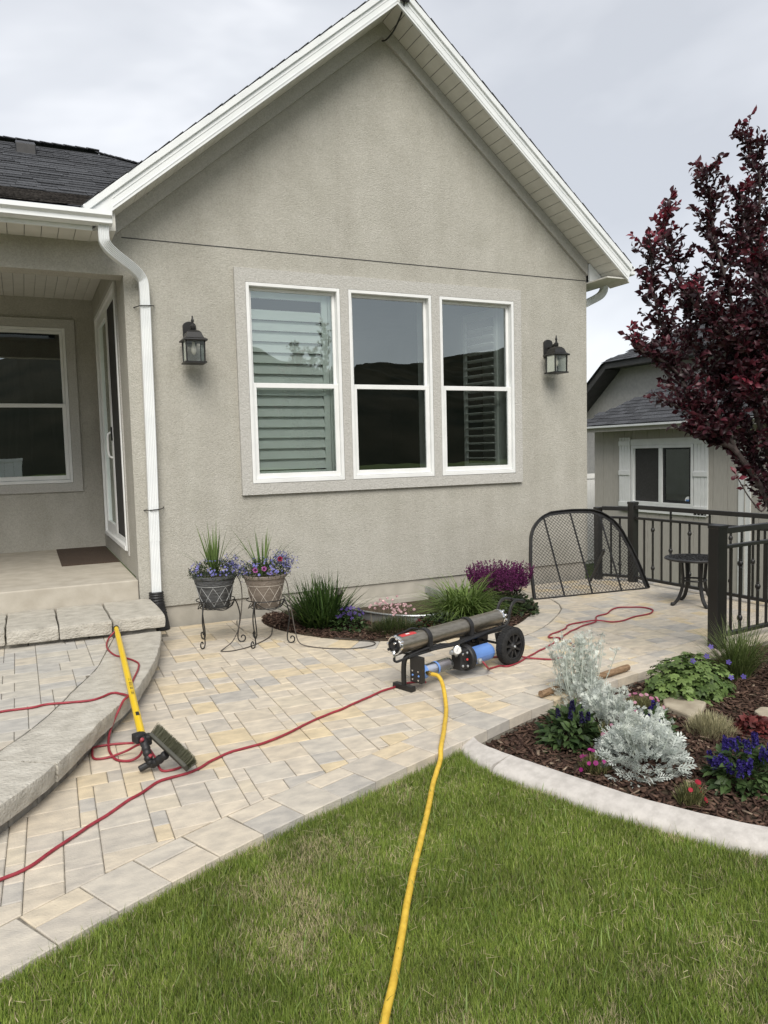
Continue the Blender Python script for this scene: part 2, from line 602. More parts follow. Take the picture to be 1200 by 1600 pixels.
class Foliage:
    """Collects leaves, blades and petals (numpy) for one mesh."""
    def __init__(s):
        s.V = []
        s.T = []
        s.F3 = []
        s.n = 0

    def _put(s, V, F, T):
        k = V.shape[1]
        n = V.shape[0]
        s.V.append(V.reshape(-1, 3))
        s.T.append(np.repeat(T[:, None, :], k, 1).reshape(-1, 3))
        base = (np.arange(n) * k)[:, None, None] + s.n
        s.F3.append((base + np.array(F)[None]).reshape(-1, 3))
        s.n += n * k

    def leaves(s, P, D, Nn, Ln, Wd, T, fold=0.25, droop=0.15, wpos=0.45):
        """lance/oval leaves: base P, direction D, normal N."""
        P, D, Nn = np.asarray(P, float), nrm(np.asarray(D, float)), np.asarray(Nn, float)
        Sd = nrm(np.cross(D, Nn))
        Nn = np.cross(Sd, D)
        Ln = np.broadcast_to(Ln, (len(P),))[:, None]
        Wd = np.broadcast_to(Wd, (len(P),))[:, None] / 2
        mid = P + D * Ln * wpos
        v0 = P
        vl = mid - Sd * Wd + Nn * Wd * fold
        vr = mid + Sd * Wd + Nn * Wd * fold
        q = P + D * Ln * 0.78 - Nn * Ln * droop * 0.4
        ql = q - Sd * Wd * 0.62 + Nn * Wd * fold
        qr = q + Sd * Wd * 0.62 + Nn * Wd * fold
        tip = P + D * Ln - Nn * Ln * droop
        V = np.stack([v0, vl, mid, vr, ql, q, qr, tip], 1)
        F = [(0, 2, 1), (0, 3, 2), (1, 2, 5), (1, 5, 4), (2, 3, 6), (2, 6, 5), (4, 5, 7), (5, 6, 7)]
        s._put(V, F, np.asarray(T, float))

    def blades(s, P, D, Ln, Wd, T, bend=0.5, segs=4, bdir=None, taper=1.0):
        """arching ribbons: start P along D, bending towards bdir / down."""
        P, D = np.asarray(P, float), nrm(np.asarray(D, float))
        n = len(P)
        Ln = np.broadcast_to(Ln, (n,))[:, None]
        Wd = np.broadcast_to(Wd, (n,))[:, None] / 2
        bend = np.broadcast_to(bend, (n,))[:, None]
        H_ = D.copy()
        H_[:, 2] = 0
        H_ = nrm(H_ + rng.normal(0, 0.05, H_.shape) * np.array([1, 1, 0]))
        Sd = nrm(np.cross(H_, np.array([0, 0, 1.0])))
        rows = []
        p = P.copy()
        d = D.copy()
        for i in range(segs + 1):
            t = i / segs
            w = Wd * (1 - t ** 2.2 * taper) if i < segs else Wd * 0.06
            w = w * (0.7 + 0.3 * min(1, t * 4))
            rows.append(p - Sd * w)
            rows.append(p + Sd * w)
            d = nrm(d + (np.array([0, 0, -1.0]) + 0.35 * H_) * bend * (0.35 + t) / segs)
            p = p + d * Ln / segs
        V = np.stack(rows, 1)
        F = []
        for i in range(segs):
            a = 2 * i
            F += [(a, a + 1, a + 3), (a, a + 3, a + 2)]
        s._put(V, F, np.asarray(T, float))

    def raw(s, V, F, T):
        s._put(np.asarray(V, float), F, np.asarray(T, float))

    def build(s, name, m, parent, kind='stuff'):
        V = np.concatenate(s.V)
        return np_mesh(name, V, [np.concatenate(s.F3)], m, np.clip(np.concatenate(s.T), 0, 1), parent, kind)


def tints(n, a, b, sd=0.12):
    a, b = np.array(a), np.array(b)
    t = rng.random((n, 1))
    return (a + (b - a) * t) * (1 + rng.normal(0, sd, (n, 1)))


def dirs(n, zmin=-0.2, zmax=1.0):
    z = rng.uniform(zmin, zmax, n)
    a = rng.uniform(0, 2 * math.pi, n)
    r = np.sqrt(np.maximum(0, 1 - z * z))
    return np.stack([r * np.cos(a), r * np.sin(a), z], 1)

# ------------------------------------------------------------------ ground, patio, terrace, beds
def poly_area(p):
    return 0.5 * sum(p[i][0] * p[(i + 1) % len(p)][1] - p[(i + 1) % len(p)][0] * p[i][1] for i in range(len(p)))


def clip(poly, p, n):
    out = []
    for i in range(len(poly)):
        a, b = poly[i], poly[(i + 1) % len(poly)]
        da = (a[0] - p[0]) * n[0] + (a[1] - p[1]) * n[1]
        db = (b[0] - p[0]) * n[0] + (b[1] - p[1]) * n[1]
        if da >= 0:
            out.append(a)
        if (da >= 0) != (db >= 0):
            t = da / (da - db)
            out.append((a[0] + (b[0] - a[0]) * t, a[1] + (b[1] - a[1]) * t))
    return out


def curve2(pts, n=10):
    return [(p.x, p.y) for p in spline(pts, n)]


def nearest(cv, q):
    """nearest point on polyline, its left normal and signed distance (left positive)."""
    best = None
    for i in range(len(cv) - 1):
        ax, ay = cv[i]
        bx, by = cv[i + 1]
        dx, dy = bx - ax, by - ay
        l2 = dx * dx + dy * dy
        if l2 < 1e-12:
            continue
        t = max(0, min(1, ((q[0] - ax) * dx + (q[1] - ay) * dy) / l2))
        px, py = ax + dx * t, ay + dy * t
        d2 = (q[0] - px) ** 2 + (q[1] - py) ** 2
        if best is None or d2 < best[0]:
            l = math.sqrt(l2)
            best = (d2, (px, py), (-dy / l, dx / l))
    d2, p, n = best
    s = (q[0] - p[0]) * n[0] + (q[1] - p[1]) * n[1]
    return p, n, math.copysign(math.sqrt(d2), s)


def offset(cv, d):
    out = []
    for i in range(len(cv)):
        a, b = cv[max(i - 1, 0)], cv[min(i + 1, len(cv) - 1)]
        dx, dy = b[0] - a[0], b[1] - a[1]
        l = math.hypot(dx, dy) or 1
        out.append((cv[i][0] - dy / l * d, cv[i][1] + dx / l * d))
    return out


LAWN_EDGE = curve2([(-1.6, 1.46), (-1.1, 1.80), (-0.6, 2.12), (-0.15, 2.39), (0.24, 2.59), (0.74, 2.82), (1.43, 3.08), (1.76, 3.20), (2.09, 3.32),
                    (2.69, 3.53), (3.63, 3.73), (4.47, 3.87), (5.3, 4.01), (6.25, 4.13)])
BED_EDGE = curve2([(1.97, 6.86), (1.87, 6.5), (1.93, 6.15), (2.05, 5.87), (2.23, 5.62), (2.50, 5.38), (2.9, 5.20), (3.35, 5.13), (3.71, 5.27),
                   (4.02, 5.50), (4.33, 5.80), (4.46, 6.15), (4.48, 6.86)])
CAP_OUT = curve2([(0.905, 6.05), (0.825, 5.607), (0.714, 5.149), (0.569, 4.692), (0.45, 4.42), (0.30, 4.128), (0.135, 3.763), (-0.042, 3.45), (-0.26, 3.16), (-0.6, 2.80), (-1.1, 2.40)])
CAP_IN = curve2([(0.56, 6.05), (0.449, 5.559), (0.353, 5.16), (0.202, 4.762), (0.11, 4.508), (-0.004, 4.228), (-0.169, 3.918), (-0.37, 3.64), (-0.58, 3.42), (-0.90, 3.08), (-1.35, 2.75)])

gb = MB()
gb.add([(-900, -900, -1.40), (900, -900, -1.40), (900, 900, -1.40), (-900, 900, -1.40)], [(0, 1, 2, 3)])
tag(gb.build('ground', 'far_ground'), kind='structure')



def lawn_z(x):
    return -0.032 - 0.018 * np.clip(x, -0.5, 2.2)


lawn_poly = [p for p in LAWN_EDGE if p[0] < 1.98]
CURB_OUT = curve2([(1.965, 3.30), (1.945, 3.16), (1.97, 2.93), (2.05, 2.70), (2.12, 2.48), (2.20, 2.31), (2.29, 2.14), (2.37, 1.99), (2.48, 1.84), (2.72, 1.58), (3.15, 1.25)], 6)
CURB_IN = curve2([(2.075, 3.315), (2.06, 3.22), (2.10, 3.06), (2.17, 2.84), (2.25, 2.60), (2.315, 2.41), (2.395, 2.24), (2.48, 2.09), (2.59, 1.94), (2.83, 1.69), (3.24, 1.37)], 6)
poly = lawn_poly + CURB_OUT + [(6.0, -0.5), (6.0, -14), (-16, -14), (-16, 0.6)]
lb = MB()
lb.prism([(x, y) for x, y in poly][::-1], -1.39, -0.062)
lb.v = [(x, y, lawn_z(x) if z > -0.5 else z) for x, y, z in lb.v]
tag(lb.build('lawn', 'lawn_ground'), kind='structure')
bpoly = CURB_IN[::-1] + [p for p in LAWN_EDGE if p[0] > 2.09] + [(6.25, -0.4), (3.4, 1.25)]
bb_ = MB()
bb_.prism(bpoly[::-1], -1.39, -0.085)
tag(bb_.build('flower_bed', 'soil'), kind='structure')

# patio base slab
pb = MB()
pp = LAWN_EDGE + [(6.25, 6.80), (-3.0, 6.80), (-3.0, 1.2)]
pb.prism(offset(pp, 0)[:], -1.39, -0.062)
pp_in = offset(LAWN_EDGE, 0.012) + [(6.24, 6.79), (-2.9, 6.79), (-2.9, 1.3)]
pb.prism(pp_in, -0.06, -0.007)
patio = tag(pb.build('patio', 'joint_sand'), kind='structure')

PAVER_MESH = {}


def paver_mesh(poly, th, m, ch=0.004):
    """convex top-chamfered slab around local origin."""
    n = len(poly)
    cx = sum(p[0] for p in poly) / n
    cy = sum(p[1] for p in poly) / n
    vs = []
    ins = []
    for i in range(n):
        a, b, c = poly[i - 1], poly[i], poly[(i + 1) % n]
        d1 = Vector((b[0] - a[0], b[1] - a[1])).normalized()
        d2 = Vector((c[0] - b[0], c[1] - b[1])).normalized()
        nn = Vector((-d1.y - d2.y, d1.x + d2.x))
        k = max(0.35, 1 + d1.dot(d2))
        nn = nn / k
        ins.append((b[0] + nn.x * ch, b[1] + nn.y * ch))
    vs += [(x, y, -th) for x, y in poly]
    vs += [(x, y, -ch * 0.8) for x, y in poly]
    vs += [(x, y, 0) for x, y in ins]
    fs = []
    for i in range(n):
        j = (i + 1) % n
        fs.append((i, j, n + j, n + i))
        fs.append((n + i, n + j, 2 * n + j, 2 * n + i))
    fs.append(tuple(range(2 * n, 3 * n)))
    me = bpy.data.meshes.new('paver')
    me.from_pydata(vs, [], fs)
    me.materials.append(MATS[m])
    return me


def ashlar(x0, x1, y0, y1, rot, u, seed):
    """random coursed pattern of stone sizes; yields rectangles in world XY."""
    rd = random.Random(seed)
    nx, ny = int((x1 - x0) / u), int((y1 - y0) / u)
    occ = [[False] * nx for _ in range(ny)]
    sizes = [((4, 3), 3), ((3, 3), 4), ((3, 2), 5), ((2, 2), 2.5), ((4, 2), 1.5), ((2, 3), 3), ((3, 4), 1)]
    c, s = math.cos(rot), math.sin(rot)
    for j in range(ny):
        for i in range(nx):
            if occ[j][i]:
                continue
            opts = []
            for (w, h), wt in sizes:
                if i + w <= nx and j + h <= ny and not any(occ[j + b][i + a] for a in range(w) for b in range(h)):
                    opts.append(((w, h), wt))
            if not opts:
                w = 1
                while w < 3 and i + w < nx and not occ[j][i + w]:
                    w += 1
                sz = (w, 1)
                if j + 1 < ny and not any(occ[j + 1][i + a] for a in range(w)):
                    sz = (w, 2)
            else:
                r = rd.random() * sum(o[1] for o in opts)
                for sz, wt in opts:
                    r -= wt
                    if r <= 0:
                        break
            for a in range(sz[0]):
                for b in range(sz[1]):
                    occ[j + b][i + a] = True
            g = 0.0016
            rect = [(i * u + g, j * u + g), ((i + sz[0]) * u - g, j * u + g), ((i + sz[0]) * u - g, (j + sz[1]) * u - g), (i * u + g, (j + sz[1]) * u - g)]
            yield sz, [(x0 + x * c - y * s, y0 + x * s + y * c) for x, y in rect]


PU = 0.0675
BORDER_IN = offset(LAWN_EDGE, 0.245)
BAND_OUT = offset(BED_EDGE, -0.235)     # patio lies to the right of the bed edge as drawn
TERR_GROUND = offset(CAP_OUT, 0.0)
field = []
for sz, q in ashlar(-1.6, 6.3, 1.75, 6.95, R(-1.6), PU, 5):
    c_ = (sum(p[0] for p in q) / 4, sum(p[1] for p in q) / 4)
    p, n, d = nearest(BORDER_IN, c_)
    if d < 0.35:
        q = clip(q, (p[0] + n[0] * 0.002, p[1] + n[1] * 0.002), n)
    if len(q) < 3:
        continue
    p, n, d = nearest(BAND_OUT, c_)
    if d > -0.35 and c_[1] > 4.7:
        q = clip(q, (p[0] - n[0] * 0.002, p[1] - n[1] * 0.002), (-n[0], -n[1]))
    if len(q) < 3:
        continue
    p, n, d = nearest(CAP_OUT, c_)      # terrace side is to the right of the curve as drawn (towards -X)
    if d < -0.30 and c_[0] < 0.9:
        continue
    q = clip(q, (0, 6.80), (0, -1))
    q = clip(q, (6.24, 0), (-1, 0))
    if len(q) < 3 or abs(poly_area(q)) < 0.0005:
        continue
    field.append((sz if len(q) == 4 and abs(abs(poly_area(q)) - (sz[0] * PU - .0032) * (sz[1] * PU - .0032)) < 1e-5 else None, q))


def along(cv, step):
    """points at arc-length steps."""
    out = [cv[0]]
    acc = 0.0
    for i in range(len(cv) - 1):
        a, b = cv[i], cv[i + 1]
        l = math.hypot(b[0] - a[0], b[1] - a[1])
        while acc + l >= step:
            t = (step - acc) / l
            a = (a[0] + (b[0] - a[0]) * t, a[1] + (b[1] - a[1]) * t)
            out.append(a)
            l = math.hypot(b[0] - a[0], b[1] - a[1])
            acc = 0.0
        acc += l
    return out


border = []
pts = along(LAWN_EDGE, 0.212)
k = 0
for i in range(len(pts) - 1):
    a, b = pts[i], pts[i + 1]
    dx, dy = b[0] - a[0], b[1] - a[1]
    l = math.hypot(dx, dy)
    t = (dx / l, dy / l)
    n = (-t[1], t[0])

    def at(s_, o_):
        return (a[0] + t[0] * s_ + n[0] * o_, a[1] + t[1] * s_ + n[1] * o_)
    g = 0.0018
    if i % 2 == 0:
        border.append([at(g, 0), at(l - g, 0), at(l - g, 0.242), at(g, 0.242)])
    else:
        border.append([at(g, 0), at(l - g, 0), at(l - g, 0.140), at(g, 0.140)])
        border.append([at(g, 0.1435), at(l - g, 0.1435), at(l - g, 0.242), at(g, 0.242)])
band = []
pts = along(BED_EDGE, 0.17)
for i in range(len(pts) - 1):
    a, b = pts[i], pts[i + 1]
    if a[1] > 6.78 and b[1] > 6.78:
        continue
    o1, o2 = offset(pts, -0.230)[i], offset(pts, -0.230)[i + 1]
    cxx = (a[0] + b[0] + o1[0] + o2[0]) / 4
    cyy = (a[1] + b[1] + o1[1] + o2[1]) / 4
    q = [(cxx + (p[0] - cxx) * 0.985, cyy + (p[1] - cyy) * 0.985) for p in (a, o1, o2, b)]
    if poly_area(q) < 0:
        q = q[::-1]
    q = clip(q, (0, 6.80), (0, -1))
    if len(q) > 2:
        band.append(q)

allp = [(None, q, 'border', 0.058) for q in border] + [(None, q, 'band', 0.05) for q in band] + [(s_, q, 'field', 0.05) for s_, q in field]


def keyd(e):
    q = e[1]
    x = sum(p[0] for p in q) / len(q)
    y = sum(p[1] for p in q) / len(q)
    return math.hypot(x, y) + (6 if (x < -0.25 or y > 6.6 or nearest(CAP_OUT, (x, y))[2] < -0.1 and x < .9) else 0)


allp.sort(key=keyd)
rest = MB()
rp_ = random.Random(3)
for i, (sz, q, kind, th) in enumerate(allp):
    if poly_area(q) < 0:
        q = q[::-1]
    x = sum(p[0] for p in q) / len(q)
    y = sum(p[1] for p in q) / len(q)
    dz = rp_.uniform(-0.0015, 0.0015)
    if i < 300:
        loc = [(p[0] - x, p[1] - y) for p in q]
        if sz and kind == 'field':
            if sz not in PAVER_MESH:
                PAVER_MESH[sz] = paver_mesh(loc, th, 'paver')
            me = PAVER_MESH[sz]
        else:
            me = paver_mesh(loc, th, 'paver')
        obj_from(me, 'paver', patio, (x, y, dz))
    else:
        me = paver_mesh(q, th, 'paver')
        n0 = len(rest.v)
        rest.v.extend([(v.co.x, v.co.y, v.co.z + dz) for v in me.vertices])
        rest.f.extend([tuple(j + n0 for j in p.vertices) for p in me.polygons])
        bpy.data.meshes.remove(me)


# far pavers: one joined part whose slabs take their colour from a random-per-island ramp
mfar = MATS['paver'].copy()
mfar.name = 'paver_joined'
MATS['paver_joined'] = mfar
for nd in list(mfar.node_tree.nodes):
    if nd.type == 'OBJECT_INFO':
        g = mfar.node_tree.nodes.new('ShaderNodeNewGeometry')
        for lk in list(nd.outputs['Random'].links):
            mfar.node_tree.links.new(g.outputs['Random Per Island'], lk.to_socket)
r_ = rest.build('paver', 'paver_joined', patio, fix=False)
tag(r_, kind='stuff')

# raised terrace on the left
tb = MB()
tp = offset(CAP_OUT, -0.09)
tpoly = tp + [(-3.0, 2.3), (-3.0, 6.80), (0.80, 6.80)]
if poly_area(tpoly) < 0:
    tpoly = tpoly[::-1]
tb.prism(tpoly, -0.005, 0.066)
tp = offset(CAP_IN, -0.006)
tpoly = tp + [(-3.0, 2.9), (-3.0, 6.80), (0.50, 6.80)]
if poly_area(tpoly) < 0:
    tpoly = tpoly[::-1]
tb.prism(tpoly, 0.066, 0.143)
terrace = tag(tb.build('terrace', 'joint_sand'), kind='structure')
cnt = 0
for sz, q in ashlar(-2.2, 0.75, 3.0, 6.2, R(0.4), PU, 12):
    x = sum(p[0] for p in q) / 4
    y = sum(p[1] for p in q) / 4
    p, n, d = nearest(CAP_IN, (x, y))
    q = clip(q, (p[0] - n[0] * 0.004, p[1] - n[1] * 0.004), (-n[0], -n[1]))
    q = clip(q, (0, 6.10), (0, -1))
    if len(q) < 3 or abs(poly_area(q)) < 0.001 or x < -1.6:
        continue
    x = sum(p[0] for p in q) / len(q)
    y = sum(p[1] for p in q) / len(q)
    me = paver_mesh([(p[0] - x, p[1] - y) for p in q], 0.045, 'paver_grey', 0.003)
    obj_from(me, 'paver', terrace, (x, y, 0.150 + rp_.uniform(-0.001, 0.001)))

from mathutils import noise as mn


def rough(me_bm, amp, freq, seed=0.0):
    for v in me_bm.verts:
        p = v.co * freq + Vector((seed, seed * 2.1, -seed))
        v.co += Vector(mn.noise_vector(p)) * amp + Vector(mn.noise_vector(p * 3.3)) * amp * 0.45


def rough_block(name, m, parent, x0, x1, y0, y1, z0, z1, amp=0.006, bev=0.014, cuts=4, seed=0.0):
    b = bmesh.new()
    bmesh.ops.create_cube(b, size=1.0)
    for v in b.verts:
        v.co = Vector((x0 + (v.co.x + .5) * (x1 - x0), y0 + (v.co.y + .5) * (y1 - y0), z0 + (v.co.z + .5) * (z1 - z0)))
    bmesh.ops.bevel(b, geom=b.edges[:], offset=bev, segments=2, affect='EDGES', profile=0.6)
    bmesh.ops.subdivide_edges(b, edges=[e for e in b.edges if e.calc_length() > 0.05], cuts=cuts, use_grid_fill=True)
    rough(b, amp, 9.0, seed)
    off = origin_of(parent)
    for v in b.verts:
        v.co -= off
    me = bpy.data.meshes.new(name)
    b.to_mesh(me)
    b.free()
    me.materials.append(MATS[m])
    for p in me.polygons:
        p.use_smooth = True
    me.set_sharp_from_angle(angle=R(45))
    o = bpy.data.objects.new(name, me)
    C.objects.link(o)
    o.parent = parent
    return o


# curved stone step that edges the terrace
step = thing('curved_stone_step', 'curved grey stone step edging the raised paver terrace, long caps over dark risers', 'step', (0.3, 4.2, 0))


def swept_cap(s0, s1, name, seed):
    """cap stone between fractions s0..s1 of the edging curve, with hewn faces."""
    n = max(6, int((s1 - s0) * 110))
    co = along(CAP_OUT, 0.02)
    ci = along(CAP_IN, 0.02)
    rows = []
    for i in range(n + 1):
        t = s0 + (s1 - s0) * i / n
        fo = t * (len(co) - 1)
        fi = t * (len(ci) - 1)
        a = Vector((*co[int(fo)], 0)).lerp(Vector((*co[min(int(fo) + 1, len(co) - 1)], 0)), fo - int(fo))
        b = Vector((*ci[int(fi)], 0)).lerp(Vector((*ci[min(int(fi) + 1, len(ci) - 1)], 0)), fi - int(fi))
        hew = 0.010 * mn.noise(Vector((a.x * 7, a.y * 7, seed))) + 0.006 * mn.noise(Vector((a.x * 21, a.y * 21, seed)))
        d = (a - b).normalized()
        a = a + d * hew
        row = []
        top = 0.150
        low = 0.062
        prof = [(1.0, low, -0.004), (1.0, low + 0.03, 0.004 * mn.noise(Vector((a.x * 30, a.y * 30, 1)))), (1.0, top - 0.022, 0.004), (1.0, top - 0.004, 0.0), (0.985, top, -0.001),
                (0.8, top, 0), (0.6, top, 0), (0.4, top, 0), (0.2, top, 0), (0.02, top - 0.001, 0), (0.0, top - 0.006, 0), (0.0, low, 0)]
        for k, z, ex in prof:
            p = b.lerp(a, k) + d * ex
            zz = z + 0.004 * mn.noise(Vector((p.x * 11, p.y * 11, seed))) * (1 if z > low + .04 else .3)
            row.append(Vector((p.x, p.y, zz)))
        rows.append(row)
    mb = MB()
    m = len(rows[0])
    vs = [p for r in rows for p in r]
    fs = []
    for i in range(n):
        for k in range(m - 1):
            fs.append((i * m + k, i * m + k + 1, (i + 1) * m + k + 1, (i + 1) * m + k))
        fs.append((i * m + m - 1, i * m, (i + 1) * m, (i + 1) * m + m - 1))
    fs.append(tuple(range(m)))
    fs.append(tuple(range(n * m + m - 1, n * m - 1, -1)))
    mb.add(vs, fs)
    return mb.build(name, 'stone', step, smooth=True)


swept_cap(0.002, 0.435, 'cap_stone', 1.0)
swept_cap(0.437, 0.605, 'cap_stone', 5.0)
swept_cap(0.607, 0.80, 'cap_stone', 9.0)
swept_cap(0.802, 0.99, 'cap_stone', 14.0)
rp2 = along(offset(CAP_OUT, -0.045), 0.205)
for i in range(len(rp2) - 1):
    a, b = Vector((*rp2[i], 0)), Vector((*rp2[i + 1], 0))
    d = (b - a).normalized()
    nn = Vector((d.y, -d.x, 0))
    if nn.x > 0:
        nn = -nn
    mb = MB()
    q = [a + d * 0.003, b - d * 0.003, b - d * 0.003 + nn * 0.05, a + d * 0.003 + nn * 0.05]
    pq = [(p.x, p.y) for p in q]
    if poly_area(pq) < 0:
        pq = pq[::-1]
    mb.prism(pq, -0.003, 0.060)
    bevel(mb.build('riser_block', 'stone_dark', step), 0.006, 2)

# straight step of tumbled blocks below the porch
bs_ = thing('block_step', 'straight step of tumbled grey stone blocks below the porch floor', 'step', (0.2, 6.4, 0.15))
xs = [-1.25, -0.90, -0.545, -0.185, 0.172, 0.545, 0.945]
for i in range(len(xs) - 1):
    fr = [6.03, 6.05, 6.04, 6.025, 6.00, 6.03][i]
    rough_block('step_block', 'stone', bs_, xs[i] + 0.004, xs[i + 1] - 0.004, fr, 6.815, 0.178, 0.282, 0.006, 0.016, 5, i * 3.7)
for i, x in enumerate(np.arange(-1.3, 0.8, 0.42)):
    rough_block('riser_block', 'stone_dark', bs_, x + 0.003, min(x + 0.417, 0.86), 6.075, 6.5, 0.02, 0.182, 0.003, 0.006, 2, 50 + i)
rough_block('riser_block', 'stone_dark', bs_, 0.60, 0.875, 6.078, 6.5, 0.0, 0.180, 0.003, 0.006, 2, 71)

pf = MB()
pf.bb(-6, 0.852, 6.82, 9.80, -0.1, 0.45)
bevel(tag(pf.build('porch_floor', 'concrete'), kind='structure'), 0.012, 3)

# pale concrete kerb between the lawn and the flower bed
curb = thing('lawn_curb', 'pale concrete mowing curb curving between lawn and mulched flower bed', 'curb', (2.2, 2.5, -0.06))


def curb_section(s0, s1):
    co, ci = along(CURB_OUT, 0.02), along(CURB_IN, 0.02)
    n = 14
    rows = []
    for i in range(n + 1):
        t = s0 + (s1 - s0) * i / n
        a = Vector((*co[min(len(co) - 1, int(t * (len(co) - 1)))], 0))
        b = Vector((*ci[min(len(ci) - 1, int(t * (len(ci) - 1)))], 0))
        prof = [(0, -0.12), (0.0, -0.050), (0.04, -0.036), (0.14, -0.026), (0.4, -0.016), (0.7, -0.008), (0.88, -0.004), (0.97, -0.012), (1.0, -0.03), (1.0, -0.12)]
        rows.append([Vector((*(a.lerp(b, k)).xy, z + 0.0025 * mn.noise(Vector((a.x * 16 + k * 3, a.y * 16, 2))))) for k, z in prof])
    m = len(rows[0])
    fs = []
    for i in range(n):
        for k in range(m - 1):
            fs.append((i * m + k, i * m + k + 1, (i + 1) * m + k + 1, (i + 1) * m + k))
    fs.append(tuple(range(m)))
    fs.append(tuple(range(n * m + m - 1, n * m - 1, -1)))
    mb = MB()
    mb.add([p for r in rows for p in r], fs)
    mb.build('curb_section', 'curb_concrete', curb, smooth=True)


for a, b in ((0.0, 0.128), (0.131, 0.46), (0.4625, 0.74), (0.743, 1.0)):
    curb_section(a, b)


# ------------------------------------------------------------------ lawn grass
def vnoise(x, y, f, seed):
    r = np.random.default_rng(seed).random((64, 64))
    x, y = x * f + 20, y * f + 20
    i, j = np.floor(x).astype(int), np.floor(y).astype(int)
    u, v = x - i, y - j
    u, v = u * u * (3 - 2 * u), v * v * (3 - 2 * v)
    i %= 63
    j %= 63
    return (r[i, j] * (1 - u) + r[i + 1, j] * u) * (1 - v) + (r[i, j + 1] * (1 - u) + r[i + 1, j + 1] * u) * v


lex = np.array([p[0] for p in LAWN_EDGE])
ley = np.array([p[1] for p in LAWN_EDGE])
cuy = np.array([p[1] for p in CURB_OUT])[::-1]
cux = np.array([p[0] for p in CURB_OUT])[::-1]


def on_lawn(x, y, pad=0.0):
    return (y < np.interp(x, lex, ley) - pad) & (x < np.where(y > 3.30, 1.96, np.interp(y, cuy, cux)) - pad)


NB = 700000
gx = rng.uniform(-1.5, 2.75, NB)
gy = rng.uniform(0.55, 3.28, NB)
ok = on_lawn(gx, gy, 0.004)
# thin out what the camera cannot see
dens = np.where((gy + 0.36 * gx < 1.75), 0.35, 1.0)
ok &= rng.random(NB) < dens
gx, gy = gx[ok], gy[ok]
n = len(gx)
lush = vnoise(gx, gy, 2.1, 3) * 0.6 + vnoise(gx, gy, 6.0, 4) * 0.4
dry = vnoise(gx, gy, 2.6, 8) * 0.45 + vnoise(gx, gy, 7.5, 9) * 0.35 + vnoise(gx, gy, 17, 10) * 0.2
dry = np.clip((dry - 0.56) / 0.24, 0, 1)
h = (0.024 + 0.012 * lush + rng.normal(0, 0.006, n)) * (1 - 0.25 * dry)
edge = np.interp(gx, lex, ley) - gy
h = np.where((edge < 0.06) & (rng.random(n) < 0.5), h * rng.uniform(1.0, 1.6, n), h)
cedge = np.where(gy > 3.30, 1.96, np.interp(gy, cuy, cux)) - gx
h = np.where((cedge < 0.05) & (rng.random(n) < 0.35), h * rng.uniform(1.0, 1.7, n), h)
h = np.clip(h, 0.018, 0.10)
ang = rng.uniform(0, 2 * math.pi, n) + 1.0 * vnoise(gx, gy, 3.2, 21)
lean = np.abs(rng.normal(0.45, 0.36, n)) + 0.2 * dry
D = np.stack([np.cos(ang) * lean, np.sin(ang) * lean, np.ones(n)], 1)
isdry = rng.random(n) < (0.07 + 0.48 * dry)
cg1, cg2, cdry = np.array([0.086, 0.148, 0.017]), np.array([0.30, 0.372, 0.076]), np.array([0.52, 0.45, 0.27])
t = np.clip(rng.normal(0.46, 0.30, n) + 0.35 * (0.5 - lush), 0, 1)[:, None]
T = cg1 + (cg2 - cg1) * t
T = np.where(isdry[:, None], cdry * rng.uniform(0.6, 1.1, (n, 1)), T)
# blades along the border flop out over the stone
fl_ = (edge < 0.035) & (rng.random(n) < 0.35)
D[fl_] += np.array([-0.42, 0.9, -0.1]) * rng.uniform(0.2, 1.1, (fl_.sum(), 1))
fo = Foliage()
# loose dry clippings lying on top
kx, ky = rng.uniform(-1.2, 2.6, 9000), rng.uniform(0.9, 3.25, 9000)
kk = on_lawn(kx, ky, .03) & (rng.random(9000) < .03 + .30 * np.clip((vnoise(kx, ky, 3.1, 31) - .45) * 3, 0, 1))
kx, ky = kx[kk], ky[kk]
ka = rng.uniform(0, 2 * math.pi, len(kx))
fo.blades(np.stack([kx, ky, lawn_z(kx) + rng.uniform(.022, .034, len(kx))], 1), np.stack([np.cos(ka), np.sin(ka), rng.normal(0, .12, len(kx))], 1), rng.uniform(.02, .06, len(kx)), rng.uniform(.0015, .003, len(kx)),
          tints(len(kx), (.40, .34, .19), (.60, .52, .33)), bend=.05, segs=2)
# a few broad weeds leaves and long stray blades
kx, ky = rng.uniform(-1.0, 2.4, 1500), rng.uniform(1.2, 3.2, 1500)
kk = on_lawn(kx, ky, .02)
kx, ky = kx[kk], ky[kk]
ka = rng.uniform(0, 2 * math.pi, len(kx))
kl = rng.uniform(.2, .9, len(kx))
fo.blades(np.stack([kx, ky, lawn_z(kx)], 1), np.stack([np.cos(ka) * kl, np.sin(ka) * kl, np.ones(len(kx))], 1), rng.uniform(.055, .085, len(kx)), rng.uniform(.003, .0055, len(kx)),
          tints(len(kx), (.10, .17, .03), (.24, .32, .09)), bend=rng.uniform(.2, .9, len(kx)), segs=4)
fo.blades(np.stack([gx, gy, lawn_z(gx) - .001], 1), D, h * rng.uniform(0.95, 1.25, n), rng.uniform(0.0015, 0.0032, n), T, bend=rng.uniform(0.1, 0.9, n), segs=2)
go = fo.build('lawn_grass', 'grass_blade', None)
tag(go, 'short green lawn grass with dry straw patches in the foreground', 'grass', kind='stuff')


